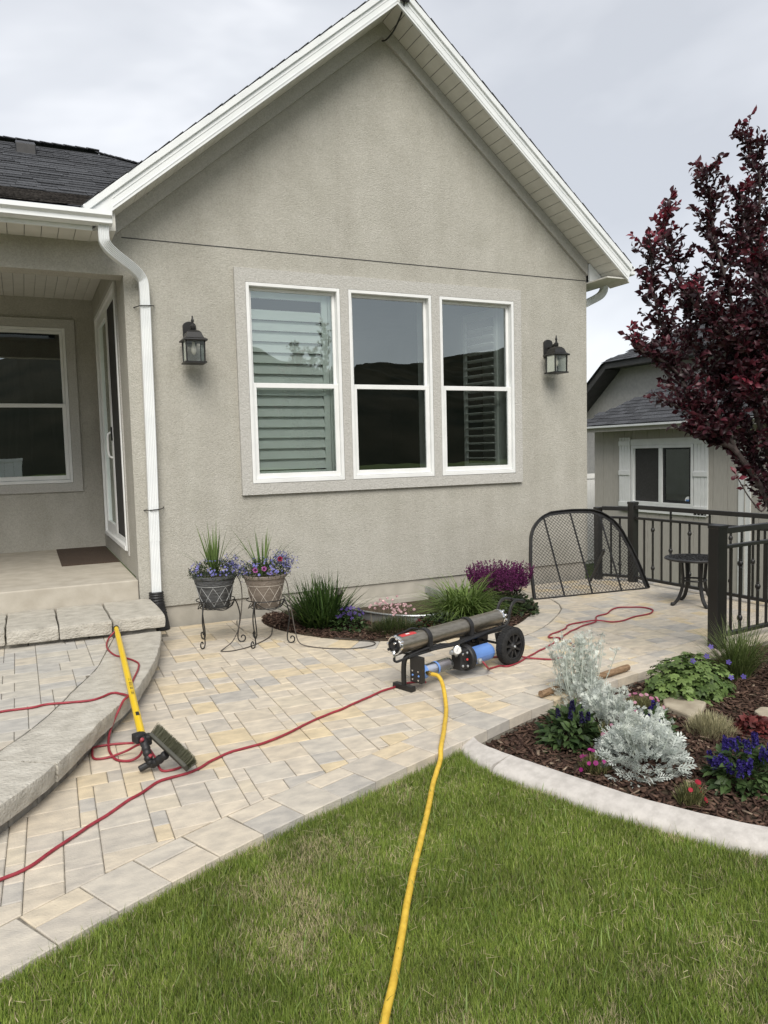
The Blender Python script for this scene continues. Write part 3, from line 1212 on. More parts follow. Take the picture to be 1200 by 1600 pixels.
# ------------------------------------------------------------------ bark mulch
def chips(name, pts, z, seed, label):
    r = np.random.default_rng(seed)
    n = len(pts)
    Lh = r.uniform(0.010, 0.034, n)
    Wh = r.uniform(0.003, 0.009, n)
    Th = r.uniform(0.0012, 0.0035, n)
    a = r.uniform(0, 2 * math.pi, n)
    tl = r.normal(0, 0.28, n)
    X = np.stack([np.cos(a) * np.cos(tl), np.sin(a) * np.cos(tl), np.sin(tl)], 1)
    Y = nrm(np.cross(np.stack([r.normal(0, .35, n), r.normal(0, .35, n), np.ones(n)], 1), X))
    Z = np.cross(X, Y)
    c = np.stack([pts[:, 0], pts[:, 1], z + r.uniform(0.0, 0.022, n)], 1)
    vs = []
    for sz in (-1, 1):
        for sx, sy in ((-1, -.7), (1, -1), (.8, 1), (-1, .8)):
            vs.append(c + X * (Lh * sx)[:, None] + Y * (Wh * sy)[:, None] + Z * (Th * sz)[:, None])
    V = np.stack(vs, 1)
    F = np.array([(3, 2, 1, 0), (4, 5, 6, 7), (0, 1, 5, 4), (1, 2, 6, 5), (2, 3, 7, 6), (3, 0, 4, 7)])
    Fi = ((np.arange(n) * 8)[:, None, None] + F[None]).reshape(-1, 4)
    b = r.random((n, 1))
    T = np.array([0.040, 0.023, 0.018]) + (np.array([0.135, 0.085, 0.062]) - np.array([0.040, 0.023, 0.018])) * b ** 1.6
    pale = r.random(n) < 0.035
    T[pale] = np.array([0.30, 0.23, 0.17]) * r.uniform(0.6, 1.1, (pale.sum(), 1))
    T = np.repeat(T[:, None], 8, 1).reshape(-1, 3)
    o = np_mesh(name, V.reshape(-1, 3), [Fi], 'mulch', T)
    return tag(o, label, 'mulch', kind='stuff')


ciy = np.array([p[1] for p in CURB_IN])[::-1]
cix = np.array([p[0] for p in CURB_IN])[::-1]
q = np.stack([rng.uniform(2.0, 5.6, 24000), rng.uniform(1.3, 4.0, 24000)], 1)
inb = (q[:, 1] < np.interp(q[:, 0], lex, ley) - 0.004) & (q[:, 0] > np.interp(q[:, 1], ciy, cix) + 0.004) & (q[:, 0] + q[:, 1] * 0.2 < 5.9)
chips('bark_mulch', q[inb], -0.083, 5, 'dark brown bark mulch covering the flower bed behind the curb')

# bed against the house wall
wbed = MB()
wpoly = BED_EDGE
if poly_area(wpoly) < 0:
    wpoly = wpoly[::-1]
wbed.prism(wpoly, -0.05, 0.004)
tag(wbed.build('wall_bed', 'soil'), kind='structure')
q = np.stack([rng.uniform(1.8, 4.6, 9500), rng.uniform(5.0, 6.84, 9500)], 1)


def in_poly(P, poly):
    x, y = P[:, 0], P[:, 1]
    ins = np.zeros(len(P), bool)
    j = len(poly) - 1
    for i in range(len(poly)):
        xi, yi = poly[i]
        xj, yj = poly[j]
        c = ((yi > y) != (yj > y)) & (x < (xj - xi) * (y - yi) / (yj - yi + 1e-12) + xi)
        ins ^= c
        j = i
    return ins


def in_well(P):
    return ((P[:, 0] - 3.13) / 0.58) ** 2 + ((P[:, 1] - 6.84) / 1.20) ** 2 < 1


sel = in_poly(q, wpoly) & ~in_well(q)
chips('bark_mulch', q[sel], 0.006, 6, 'dark bark mulch in the curved bed against the house wall')

# ------------------------------------------------------------------ the house
WY = 6.84
house = thing('house', 'grey beige stucco house with white trimmed gable and triple window', 'house', (3.35, 6.84, 0))


def part(mb, name, m, parent=None, bv=0.0, smooth=False, seg=2):
    o = mb.build(name, m, parent or house, smooth=smooth)
    if bv:
        bevel(o, bv, seg)
    return o


WX = [(1.905, 2.825), (2.912, 3.825), (3.918, 4.832)]      # window openings
Z0, Z1 = 1.245, 3.074
SL = 0.825
AX, ATOP = 3.351, 5.618


def rz(x):
    return ATOP - SL * abs(x - AX)


w = MB()
w.bb(0.858, WX[0][0], WY, WY + .2, 0.186, Z1)
w.bb(WX[2][1], 5.848, WY, WY + .2, 0.186, Z1)
w.bb(WX[0][1], WX[1][0], WY, WY + .2, Z0, Z1)
w.bb(WX[1][1], WX[2][0], WY, WY + .2, Z0, Z1)
w.bb(WX[0][0], WX[2][1], WY, WY + .2, 0.186, Z0)
w.prism([(0.858, Z1), (5.848, Z1), (5.848, rz(5.848) + .02), (AX, ATOP + .02), (0.858, rz(0.858) + .02)], WY, WY + .2, 'y')
part(w, 'gable_wall', 'stucco')
# thin expansion joint strip across the gable
part(MB().bb(0.86, 5.846, WY - 0.0025, WY + .01, 3.366, 3.374), 'control_joint', 'dark_fascia')
w = MB()
w.bb(5.648, 5.848, WY + .2, 16, 0.186, 3.40)
part(w, 'side_wall', 'stucco')
f_ = MB()
f_.bb(0.95, 5.83, WY + 0.018, WY + .19, -0.3, 0.186)
f_.bb(5.63, 5.832, WY + .19, 16, -1.39, 0.186)
part(f_, 'foundation', 'foundation')
# porch recess
w = MB()
w.bb(0.858, 1.05, WY + .2, 7.43, 0.449, 3.42)
w.bb(0.858, 1.05, 9.44, 9.97, 0.449, 3.42)
w.bb(0.858, 1.05, 7.43, 9.44, 3.133, 3.42)
w.bb(0.858, 1.05, 7.43, 9.44, 0.449, 0.635)
w.bb(0.86, 1.05, WY + .02, WY + .2, -0.1, 0.186)
part(w, 'recess_wall', 'stucco')
w = MB()
PW = (-0.95, 0.535)
w.bb(-6, PW[0], 9.77, 9.97, 0.449, 3.42)
w.bb(PW[1], 0.858, 9.77, 9.97, 0.449, 3.42)
w.bb(PW[0], PW[1], 9.77, 9.97, 0.449, 1.24)
w.bb(PW[0], PW[1], 9.77, 9.97, 3.055, 3.42)
part(w, 'porch_back_wall', 'stucco')
part(MB().bb(-6, 0.858, WY, WY + .2, 3.055, 3.34), 'porch_beam', 'stucco')
part(MB().bb(0.55, 0.8575, WY + .002, WY + .2, 3.341, 3.56), 'beam_end', 'stucco')
part(MB().bb(-6, -5.8, WY + .2, 9.77, 0.449, 3.42), 'porch_end_wall', 'stucco')
for i in range(26):
    x = 0.855 - i * 0.105
    part(MB().bb(x - 0.102, x, WY + .2, 9.77, 3.40, 3.412), 'ceiling_panel', 'soffit', bv=0.003, seg=1)
part(MB().bb(-6, 0.857, WY + .2, 9.768, 3.416, 3.43), 'ceiling_backing', 'dark_fascia')

# interior rooms seen through the glass
r_ = MB()
r_.bb(1.06, 5.64, 11.4, 11.45, 0.42, 3.4)
r_.bb(1.06, 1.10, 7.06, 11.4, 0.42, 3.4)
r_.bb(5.60, 5.64, 7.06, 11.4, 0.42, 3.4)
r_.bb(1.06, 5.64, 7.06, 11.4, 3.35, 3.40)
part(r_, 'interior_wall', 'dark_interior')
part(MB().bb(1.06, 5.64, 7.045, 11.4, 0.40, 0.42), 'interior_floor', 'interior_floor')
r_ = MB()
r_.bb(-6, 1.05, 13.0, 13.05, 0.42, 3.4)
r_.bb(1.00, 1.05, 9.98, 13.0, 0.42, 3.4)
r_.bb(-6, 1.05, 9.98, 13.0, 0.40, 0.42)
r_.bb(-6, 1.05, 9.98, 13.0, 3.35, 3.40)
part(r_, 'interior_wall', 'dark_interior')

# stucco surround of the triple window
t_ = MB()
T0, T1, TX0, TX1 = 1.142, 3.197, 1.806, 4.927
t_.bb(TX0, TX1, WY - .034, WY + .01, Z1 + .001, T1)
t_.bb(TX0, TX1, WY - .034, WY + .01, T0, Z0 - .001)
t_.bb(TX0, WX[0][0] - .001, WY - .034, WY + .01, Z0 - .001, Z1 + .001)
t_.bb(WX[2][1] + .001, TX1, WY - .034, WY + .01, Z0 - .001, Z1 + .001)
t_.bb(WX[0][1] + .001, WX[1][0] - .001, WY - .034, WY + .01, Z0 - .001, Z1 + .001)
t_.bb(WX[1][1] + .001, WX[2][0] - .001, WY - .034, WY + .01, Z0 - .001, Z1 + .001)
part(t_, 'window_surround', 'stucco_trim')


def frame_xz(mb, x0, x1, z0, z1, w_, y0, y1, wb=None, wt=None, ws=None):
    wb = wb or w_
    wt = wt or w_
    ws = ws or w_
    mb.bb(x0, x0 + ws, y0, y1, z0, z1)
    mb.bb(x1 - ws, x1, y0, y1, z0, z1)
    mb.bb(x0 + ws, x1 - ws, y0, y1, z1 - wt, z1)
    mb.bb(x0 + ws, x1 - ws, y0, y1, z0, z0 + wb)
    return mb


def hung_window(parent, x0, x1, z0, z1, y, gmat, zm=None):
    zm = zm or (z0 + z1) / 2 - 0.018
    o = frame_xz(MB(), x0 + .002, x1 - .002, z0 + .002, z1 - .002, 0.030, y - .020, y + .085, wb=0.036).build('window', 'white_vinyl', parent)
    bevel(o, 0.003, 2)
    # upper sash, set back
    a = frame_xz(MB(), x0 + .033, x1 - .033, zm + .004, z1 - .033, 0.030, y + .040, y + .068).build('sash', 'white_vinyl', o)
    bevel(a, 0.003, 2)
    b = frame_xz(MB(), x0 + .033, x1 - .033, z0 + .040, zm + .046, 0.042, y + .006, y + .036, wb=0.05, wt=0.044).build('sash', 'white_vinyl', o)
    bevel(b, 0.003, 2)
    g1 = MB()
    g1.add([(x0 + .06, y + .054, zm + .03), (x1 - .06, y + .054, zm + .03), (x1 - .06, y + .054, z1 - .06), (x0 + .06, y + .054, z1 - .06)], [(0, 1, 2, 3)])
    g1.build('pane', gmat, o, fix=False)
    g2 = MB()
    g2.add([(x0 + .07, y + .021, z0 + .085), (x1 - .07, y + .021, z0 + .085), (x1 - .07, y + .021, zm + .01), (x0 + .07, y + .021, zm + .01)], [(0, 1, 2, 3)])
    g2.build('pane', gmat, o, fix=False)
    return o


for x0, x1 in WX:
    hung_window(house, x0, x1, Z0, Z1, WY - .016, 'window_glass', 2.125)
# white reveals inside the openings
for x0, x1 in WX:
    j = MB()
    j.bb(x0 - .02, x0 + .012, WY + .075, WY + .26, Z0, Z1)
    j.bb(x1 - .012, x1 + .02, WY + .075, WY + .26, Z0, Z1)
    j.bb(x0 + .012, x1 - .012, WY + .075, WY + .26, Z1 - .012, Z1 + .02)
    j.bb(x0 + .012, x1 - .012, WY + .075, WY + .26, Z0 - .02, Z0 + .012)
    part(j, 'reveal', 'shutter_paint')


def louvre_panel(p0, p1, z0, z1, tilt, pitch, slat_w, stile=0.055):
    """plantation shutter panel standing between plan points p0 and p1."""
    a, b = Vector((*p0, 0)), Vector((*p1, 0))
    d = (b - a).normalized()
    nn = Vector((-d.y, d.x, 0))
    l = (b - a).length
    mb = MB()
    M = Matrix((d, nn, Vector((0, 0, 1)))).transposed()
    for s in (stile / 2, l - stile / 2):
        c = a + d * s
        mb.box((c.x, c.y, (z0 + z1) / 2), (stile, 0.028, z1 - z0), M)
    for z in (z0 + .045, z1 - .045):
        c = a + d * (l / 2)
        mb.box((c.x, c.y, z), (l - 2 * stile - .001, 0.026, 0.09), M)
    o = part(mb, 'shutter', 'shutter_paint', bv=0.003)
    n = int((z1 - z0 - 0.2) / pitch)
    for i in range(n):
        z = z0 + 0.10 + pitch * (i + 0.5)
        c = a + d * (l / 2)
        Rm = M @ Matrix.Rotation(tilt, 3, 'X')
        sb = MB()
        sb.box((c.x, c.y, z), (l - 2 * stile - .004, slat_w, 0.010), Rm)
        bevel(sb.build('slat', 'shutter_paint', o), 0.003, 2)
    return o


louvre_panel((1.925, 6.955), (2.745, 6.955), 1.265, 3.055, R(60), 0.100, 0.114, 0.06)
part(MB().bb(2.75, 2.812, 6.94, 6.97, 1.262, 3.058), 'shutter_post', 'shutter_paint')
louvre_panel((2.95, 7.09), (2.99, 7.50), 1.265, 3.055, R(12), 0.100, 0.112, 0.05)
louvre_panel((4.80, 7.08), (4.70, 7.62), 1.265, 3.055, R(8), 0.085, 0.095, 0.045)
# light wall section inside with its own window casing, behind the open shutter
iw = MB()
iw.bb(5.590, 5.599, 7.3, 8.6, 1.1, 3.05)
part(iw, 'interior_panel', 'shutter_paint')

# porch window
t_ = MB()
t_.bb(PW[0] - .1, PW[1] + .104, 9.74, 9.775, 3.056, 3.155)
t_.bb(PW[0] - .1, PW[1] + .104, 9.74, 9.775, 1.135, 1.239)
t_.bb(PW[0] - .1, PW[0] - .001, 9.74, 9.775, 1.239, 3.056)
t_.bb(PW[1] + .001, PW[1] + .104, 9.74, 9.775, 1.239, 3.056)
part(t_, 'window_surround', 'stucco_trim')
hung_window(house, PW[0], PW[1], 1.24, 3.055, 9.755, 'porch_glass', 2.13)

# sliding door in the recess wall
dx = 0.858
d_ = MB()
d_.bb(dx - .022, dx + .10, 7.432, 7.478, 0.637, 3.131)
d_.bb(dx - .022, dx + .10, 9.392, 9.438, 0.637, 3.131)
d_.bb(dx - .022, dx + .10, 7.478, 9.392, 3.085, 3.131)
d_.bb(dx - .030, dx + .10, 7.478, 9.392, 0.637, 0.680)
door = part(d_, 'sliding_door', 'white_vinyl', bv=0.004)
p_ = MB()
for (y0, y1, x0) in ((8.40, 9.385, dx + .002),):
    p_.bb(x0, x0 + .035, y0, y0 + .07, 0.682, 3.083)
    p_.bb(x0, x0 + .035, y1 - .07, y1, 0.682, 3.083)
    p_.bb(x0, x0 + .035, y0 + .07, y1 - .07, 2.99, 3.083)
    p_.bb(x0, x0 + .035, y0 + .07, y1 - .07, 0.682, 0.80)
bevel(p_.build('door_panel', 'white_vinyl', door), 0.003)
g_ = MB()
g_.add([(dx + .02, 8.46, .79), (dx + .02, 9.33, .79), (dx + .02, 9.33, 3.0), (dx + .02, 8.46, 3.0)], [(0, 1, 2, 3)])
g_.build('pane', 'porch_glass', door, fix=False)
s_ = MB()
s_.bb(dx + .004, dx + .024, 7.482, 7.52, 0.684, 3.082)
s_.bb(dx + .004, dx + .024, 8.36, 8.398, 0.684, 3.082)
s_.bb(dx + .004, dx + .024, 7.52, 8.36, 3.04, 3.082)
s_.bb(dx + .004, dx + .024, 7.52, 8.36, 0.684, 0.73)
s_.build('screen_frame', 'white_vinyl', door)
MB().bb(dx + .012, dx + .016, 7.521, 8.359, 0.731, 3.039).build('insect_screen', 'insect_screen', door)
h_ = MB()
h_.tube(spline([(dx + .002, 8.43, 1.52), (dx - .035, 8.43, 1.55), (dx - .04, 8.43, 1.66), (dx - .035, 8.43, 1.76), (dx + .002, 8.43, 1.79)], 5), 0.011, 8)
h_.build('door_handle', 'white_vinyl', door, smooth=True)
MB().bb(dx - .012, dx + .004, 8.362, 8.392, 1.70, 1.84).build('door_latch', 'black_plastic', door)
t_ = MB()
t_.bb(dx - .012, dx - .0005, 7.36, 7.431, 0.60, 3.20)
t_.bb(dx - .012, dx - .0005, 9.44, 9.51, 0.60, 3.20)
t_.bb(dx - .012, dx - .0005, 7.431, 9.44, 3.132, 3.20)
part(t_, 'door_surround', 'stucco_trim')

# gable frieze, soffit, fascia, roof
OV = 0.34
YF = WY - OV
for sgn in (-1, 1):
    xe = 5.846 if sgn > 0 else 0.795
    fz = MB()
    q = [(AX, 5.484), (xe, 5.484 - SL * abs(xe - AX)), (xe, ATOP - SL * abs(xe - AX)), (AX, ATOP)]
    fz.prism(q, WY - .032, WY + .01, 'y')
    part(fz, 'frieze_board', 'stucco_trim')
    # soffit boards across the overhang
    ln = math.hypot(1, SL)
    pitch = 0.1105
    xend = 6.10 if sgn > 0 else 0.70
    n = int(abs(xend - AX) * ln / pitch)
    dvec = Vector((sgn / ln, 0, -SL / ln))
    up = Vector((sgn * SL / ln, 0, 1 / ln))
    M = Matrix((dvec, Vector((0, 1, 0)), up)).transposed()
    for i in range(n + 1):
        c = Vector((AX, 0, ATOP)) + dvec * (pitch * (i + .5)) + up * 0.006
        mb = MB()
        mb.box((c.x, (YF + WY) / 2 - .016, c.z), (pitch - 0.005, OV - .034, 0.010), M)
        part(mb, 'soffit_panel', 'soffit')
    mb = MB()
    x_ = xend
    mb.prism([(AX, ATOP + .016), (x_, ATOP - SL * abs(x_ - AX) + .016), (x_, ATOP - SL * abs(x_ - AX) + .024), (AX, ATOP + .024)], YF + .002, WY - .002, 'y')
    part(mb, 'soffit_backing', 'dark_fascia')
    # fascia: lower board, raised rib, upper drip strip
    xl, xu = (6.125, 6.16) if sgn > 0 else (0.752, 0.545)
    def zz(x, o):
        return ATOP + o - SL * abs(x - AX)
    fb = MB()
    fb.prism([(AX, ATOP - .006), (xl, zz(xl, -.006)), (xu, zz(xu, .125)), (AX, ATOP + .125)], YF - .024, YF, 'y')
    part(fb, 'fascia_board', 'white_metal')
    fb = MB()
    fb.prism([(AX, ATOP + .125), (xu, zz(xu, .125)), (xu + (.012 if sgn > 0 else -.04), zz(xu + (.012 if sgn > 0 else -.04), .192)), (AX, ATOP + .192)], YF - .042, YF, 'y')
    part(fb, 'drip_edge', 'white_metal', bv=0.004)
    for o_ in (0.02, 0.085):
        fb = MB()
        fb.prism([(AX, ATOP + o_), (xl - sgn * .01, zz(xl - sgn * .01, o_)), (xl - sgn * .01, zz(xl - sgn * .01, o_ + .008)), (AX, ATOP + o_ + .008)], YF - .028, YF - .022, 'y')
        part(fb, 'fascia_rib', 'white_metal')
    # roof deck
    rb = MB()
    xo = 6.20 if sgn > 0 else 0.48
    rb.prism([(AX, ATOP + .188), (xo, zz(xo, .188)), (xo, zz(xo, .196)), (AX, ATOP + .196)], YF - .030, 16.0, 'y')
    part(rb, 'roof', 'shingle')
    # ragged shingle butts along the rake edge
    sh = MB()
    nn_ = int(abs(xo - AX) * ln / 0.145)
    for i in range(nn_):
        c = Vector((AX, 0, ATOP + .1955)) + dvec * (0.145 * (i + .5)) + up * 0.004
        Mt = M @ Matrix.Rotation(R(2.6), 3, 'Y')
        sh.box((c.x, YF - .044 + .16 + random.uniform(-.004, .004), c.z), (0.16, 0.32, 0.005), Mt)
    tag(part(sh, 'shingle', 'shingle'), kind='stuff')
# little boxed return and eave at the right corner
er = MB()
er.prism([(5.852, 3.352), (6.118, 3.352), (6.118, 3.338 + 0.0), (5.852, 3.338)][::-1], YF + .002, 15.5, 'y')
part(er, 'eave_soffit', 'soffit')
er = MB()
er.prism([(5.852, 3.354), (6.085, 3.354), (5.852, 3.548)], WY - .06, WY - .03, 'y')
part(er, 'eave_return', 'white_metal')
part(MB().bb(6.12, 6.14, YF, 15.5, 3.335, 3.47), 'eave_fascia', 'white_metal')
part(MB().bb(6.142, 6.235, YF - .02, 15.5, 3.385, 3.475), 'gutter', 'white_metal', bv=0.012)


def sweep(mb, pts, prof, upv=(0, 1, 0)):
    """sweep a closed 2-D profile along pts; profile x along side, y along 'up'."""
    pts = [Vector(p) for p in pts]
    m = len(prof)
    vs = []
    for i, p in enumerate(pts):
        d = (pts[min(i + 1, len(pts) - 1)] - pts[max(i - 1, 0)]).normalized()
        u = Vector(upv)
        u = (u - d * u.dot(d)).normalized()
        s = d.cross(u)
        for a, b in prof:
            vs.append(p + s * a + u * b)
    fs = []
    for i in range(len(pts) - 1):
        for k in range(m):
            k2 = (k + 1) % m
            fs.append((i * m + k, i * m + k2, (i + 1) * m + k2, (i + 1) * m + k))
    fs.append(tuple(range(m)))
    fs.append(tuple(range(len(pts) * m - 1, (len(pts) - 1) * m - 1, -1)))
    return mb.add(vs, fs)


# corrugated downspout section: front ribs
prof = []
hw, hd = 0.040, 0.028
for i in range(13):
    x = -hw + 2 * hw * i / 12
    prof.append((x, -hd - (0.004 if i % 2 else 0)))
prof += [(hw, hd), (-hw, hd)]
ds = MB()
path = spline([(0.680, 6.445, 3.36), (0.677, 6.445, 3.26), (0.690, 6.46, 3.205), (0.755, 6.53, 3.155), (0.93, 6.72, 3.085), (0.995, 6.785, 3.035), (1.015, 6.795, 2.97), (1.018, 6.795, 2.80)], 8)
sweep(ds, path, prof)
down = part(ds, 'downspout', 'white_metal', smooth=True)
ds = MB()
sweep(ds, [(1.018, 6.795, 2.812), (1.010, 6.795, 1.6), (1.000, 6.795, 0.78)], [(a * 1.05, b * 1.06) for a, b in prof])
ds.build('lower_pipe', 'white_metal', down, smooth=True)
ds = MB()
sweep(ds, [(1.000, 6.795, 0.83), (0.994, 6.793, 0.28)], prof)
ds.build('lower_pipe', 'white_metal', down, smooth=True)
for z in (2.795, 1.055):
    st = MB()
    st.tube(spline([(0.93, 6.842, z - .004), (0.955, 6.80, z), (0.97, 6.758, z), (1.01, 6.752, z + .003), (1.055, 6.757, z + .006), (1.085, 6.79, z + .012), (1.10, 6.842, z + .02)], 5), 0.0045, 6)
    st.build('strap', 'black_metal', down)
bt = MB()
ax = [(0.990, 6.775, 0.335), (0.992, 6.772, 0.25), (1.005, 6.765, 0.15), (1.020, 6.755, 0.06), (1.028, 6.75, 0.0)]
pp_ = spline(ax, 8)
rr = []
for i in range(len(pp_)):
    z = pp_[i].z
    base = 0.060 if z > 0.24 else 0.064
    rr.append(base + (0.005 if (i % 2 and (z > 0.25 or 0.12 < z < 0.17)) else 0))
bt.tube(pp_, rr, 16)
bt.build('drain_boot', 'black_plastic', down, smooth=True)
# short downspout elbow at the right eave
ds = MB()
sweep(ds, spline([(6.185, 6.93, 3.39), (6.18, 6.93, 3.31), (6.13, 6.95, 3.24), (5.98, 7.0, 3.16), (5.89, 7.02, 3.11), (5.88, 7.02, 3.02), (5.88, 7.02, -0.5)], 7), prof, (0, 1, 0))
part(ds, 'downspout', 'white_metal', smooth=True)

# porch gutter, eave fascia and soffit
gp = [(6.375, 3.345), (6.470, 3.338), (6.470, 3.425), (6.462, 3.425), (6.462, 3.352), (6.400, 3.352), (6.392, 3.385), (6.362, 3.405), (6.362, 3.432), (6.352, 3.432), (6.350, 3.398), (6.378, 3.378)]
gm = MB()
gm.prism(gp, -6.0, 0.738, 'x')
gut = part(gm, 'gutter', 'white_metal')
MB().prism([(6.352, 3.43), (6.378, 3.348), (6.468, 3.340), (6.468, 3.428)], 0.738, 0.743, 'x').build('end_cap', 'white_metal', gut)
part(MB().bb(-6, 0.60, 6.474, 6.495, 3.305, 3.46), 'eave_fascia', 'white_metal')
for i in range(24):
    x = 0.60 - i * 0.122
    part(MB().bb(x - 0.117, x, 6.497, 6.838, 3.312, 3.322), 'soffit_panel', 'soffit')
part(MB().bb(-6, 0.60, 6.497, 6.838, 3.325, 3.335), 'soffit_backing', 'dark_fascia')
pc_ = MB()
pc_.prism([(0.603, 3.312), (0.78, 3.33), (0.78, 3.47), (0.603, 3.325)], 6.52, 6.838, 'y')
part(pc_, 'soffit_panel', 'soffit')


def shingles(parent, name, m, p0, pu, pv, u_range, v_len, course=0.14, tab=0.33, seed=1, clipf=None, under=True):
    """courses of shingle tabs on a slope: p0 eave origin, pu along eave, pv up slope (unit vectors)."""
    rd = random.Random(seed)
    pu, pv, p0 = Vector(pu).normalized(), Vector(pv).normalized(), Vector(p0)
    nn = pu.cross(pv).normalized()
    if nn.z < 0:
        nn = -nn
    mb = MB()
    M = Matrix((pu, pv, nn)).transposed() @ Matrix.Rotation(R(-3.2), 3, 'X')
    for j in range(int(v_len / course)):
        u = u_range[0] - rd.random() * tab
        while u < u_range[1]:
            wd = tab * rd.uniform(0.45, 1.2)
            a, b = max(u, u_range[0]), min(u + wd, u_range[1])
            v = j * course
            if b - a > 0.02 and (clipf is None or clipf((a + b) / 2, v)):
                c = p0 + pu * ((a + b) / 2) + pv * (v + course * 0.62) + nn * (0.012 + rd.choice((0, 0, .004)))
                mb.box(c, (b - a - 0.004, course * 1.25, 0.008), M)
            u += wd
    o = mb.build(name, m, parent)
    return tag(o, kind='stuff')


for nm in ('shingle', 'shingle_brown'):
    mm_ = MATS[nm].copy()
    mm_.name = nm + '_tab'
    MATS[nm + '_tab'] = mm_
    N = mm_.node_tree.nodes
    K = mm_.node_tree.links.new
    g = N.new('ShaderNodeNewGeometry')
    mr = N.new('ShaderNodeMapRange')
    mr.inputs['To Min'].default_value = 0.75
    mr.inputs['To Max'].default_value = 1.35
    K(g.outputs['Random Per Island'], mr.inputs[0])
    mu = N.new('ShaderNodeVectorMath')
    mu.operation = 'SCALE'
    s0 = N['Principled BSDF'].inputs['Base Color'].links[0].from_socket
    K(s0, mu.inputs[0])
    K(mr.outputs[0], mu.inputs['Scale'])
    K(mu.outputs[0], N['Principled BSDF'].inputs['Base Color'])

lo = MB()
lo.add([(-6, 6.40, 3.448), (0.50, 6.40, 3.448), (1.32, 8.2, 4.10), (-6, 8.2, 4.10)], [(0, 1, 2, 3)])
lo.add([(-6, 8.2, 4.10), (1.32, 8.2, 4.10), (2.25, 9.9, 4.985), (1.116, 11.0, 5.56), (-6, 11.0, 5.56)], [(0, 1, 2, 3, 4)])
pr_ = part(lo, 'roof', 'shingle')
v1 = Vector((0, 1.8, 0.652))
shingles(pr_, 'shingle', 'shingle_brown_tab', (0, 6.40, 3.448), (1, 0, 0), v1, (-3.0, 1.32), v1.length, 0.14, 0.33, 3, lambda u, v: u < 0.48 + v / v1.length * 0.80)
v2 = Vector((0, 2.8, 1.46))
shingles(pr_, 'shingle', 'shingle_tab', (0, 8.2, 4.10), (1, 0, 0), v2, (-3.0, 2.3), v2.length, 0.14, 0.33, 4,
         lambda u, v: u < (1.30 + v / v2.length * 1.53 if v < v2.length * .607 else 2.25 - (v / v2.length - .607) / .393 * 1.134))
hp = MB()
for i in range(18):
    a = Vector((1.13, 11.0, 5.575)).lerp(Vector((2.25, 9.9, 5.0)), i / 18)
    b = Vector((1.13, 11.0, 5.575)).lerp(Vector((2.25, 9.9, 5.0)), (i + 1.2) / 18)
    hp.beam(a + Vector((0, 0, .012)), b + Vector((0, 0, .004)), 0.16, 0.012)
for i in range(30):
    hp.beam((1.15 - i * .14, 11.0, 5.585), (1.15 - i * .14 - .16, 11.0, 5.595), 0.2, 0.012)
tag(hp.build('ridge_cap', 'shingle_tab', pr_), kind='stuff')
vt = MB()
vt.prism([(10.25, 5.08), (10.58, 5.28), (10.58, 5.45), (10.27, 5.31)], 0.14, 0.36, 'x')
vt_o = part(vt, 'roof_vent', 'black_plastic', bv=0.01)
# service cable at the ridge
cb = MB()
cb.tube(spline([(AX - .01, WY - .035, 5.44), (AX + .01, WY - .09, 5.43), (AX + .04, WY - .20, 5.47), (AX + .06, YF + .01, 5.57), (AX + .06, YF - .05, 5.66), (AX + .06, YF - .10, 5.9), (AX + .05, YF - .16, 6.4)], 6), 0.008, 6)
part(cb, 'service_cable', 'black_plastic')
cb = MB()
cb.box((AX + .06, YF - .03, ATOP + .10), (0.05, 0.05, 0.12))
cb.box((AX + .06, YF - .05, ATOP + .03), (0.09, 0.03, 0.03))
part(cb, 'cable_bracket', 'black_metal', bv=0.005)

# ------------------------------------------------------------------ neighbouring house
nb = thing('neighbour_house', 'grey neighbouring house with shuttered slider window behind the purple tree', 'house', (10.8, 10.5, -1.4))
NX = 10.8


def npart(mb, name, m, bv=0.0, parent=None):
    o = mb.build(name, m, parent or nb)
    if bv:
        bevel(o, bv, 2)
    return o


wy0, wy1, wz0, wz1 = 9.80, 11.32, 0.385, 1.515
w = MB()
w.bb(NX + .02, NX + .2, 4.0, wy0, -1.39, 1.90)
w.bb(NX + .02, NX + .2, wy1, 12.42, -1.39, 1.90)
w.bb(NX + .02, NX + .2, wy0, wy1, -1.39, wz0)
w.bb(NX + .02, NX + .2, wy0, wy1, wz1, 1.90)
w.bb(NX + .2, 16, 12.22, 12.42, -1.39, 1.90)
npart(w, 'wall', 'cream_siding')
y = 4.2
while y < 12.40:                                   # upright siding boards with reveal joints
    y2 = min(y + 0.305, 12.40)
    for (a, b) in ((-1.39, 1.88),):
        if y2 > wy0 - .02 and y < wy1 + .02:
            if y < wy0:
                npart(MB().bb(NX, NX + .019, y + .004, wy0 - .005, a, b), 'siding_board', 'cream_siding')
            if y2 > wy1:
                npart(MB().bb(NX, NX + .019, wy1 + .005, y2 - .004, a, b), 'siding_board', 'cream_siding')
            lo_, hi_ = max(y, wy0), min(y2, wy1)
            if hi_ - lo_ > 0.02:
                npart(MB().bb(NX, NX + .019, lo_ + .004, hi_ - .004, a, wz0 - .01), 'siding_board', 'cream_siding')
                npart(MB().bb(NX, NX + .019, lo_ + .004, hi_ - .004, wz1 + .01, b), 'siding_board', 'cream_siding')
        else:
            npart(MB().bb(NX, NX + .019, y + .004, y2 - .004, a, b), 'siding_board', 'cream_siding')
    y = y2
npart(MB().bb(NX - .02, NX + .018, 8.62, 8.85, -1.39, 1.87), 'corner_board', 'white_vinyl')
npart(MB().bb(NX - .03, NX - .021, 8.715, 8.73, -1.39, 1.87), 'corner_board', 'cream_siding')
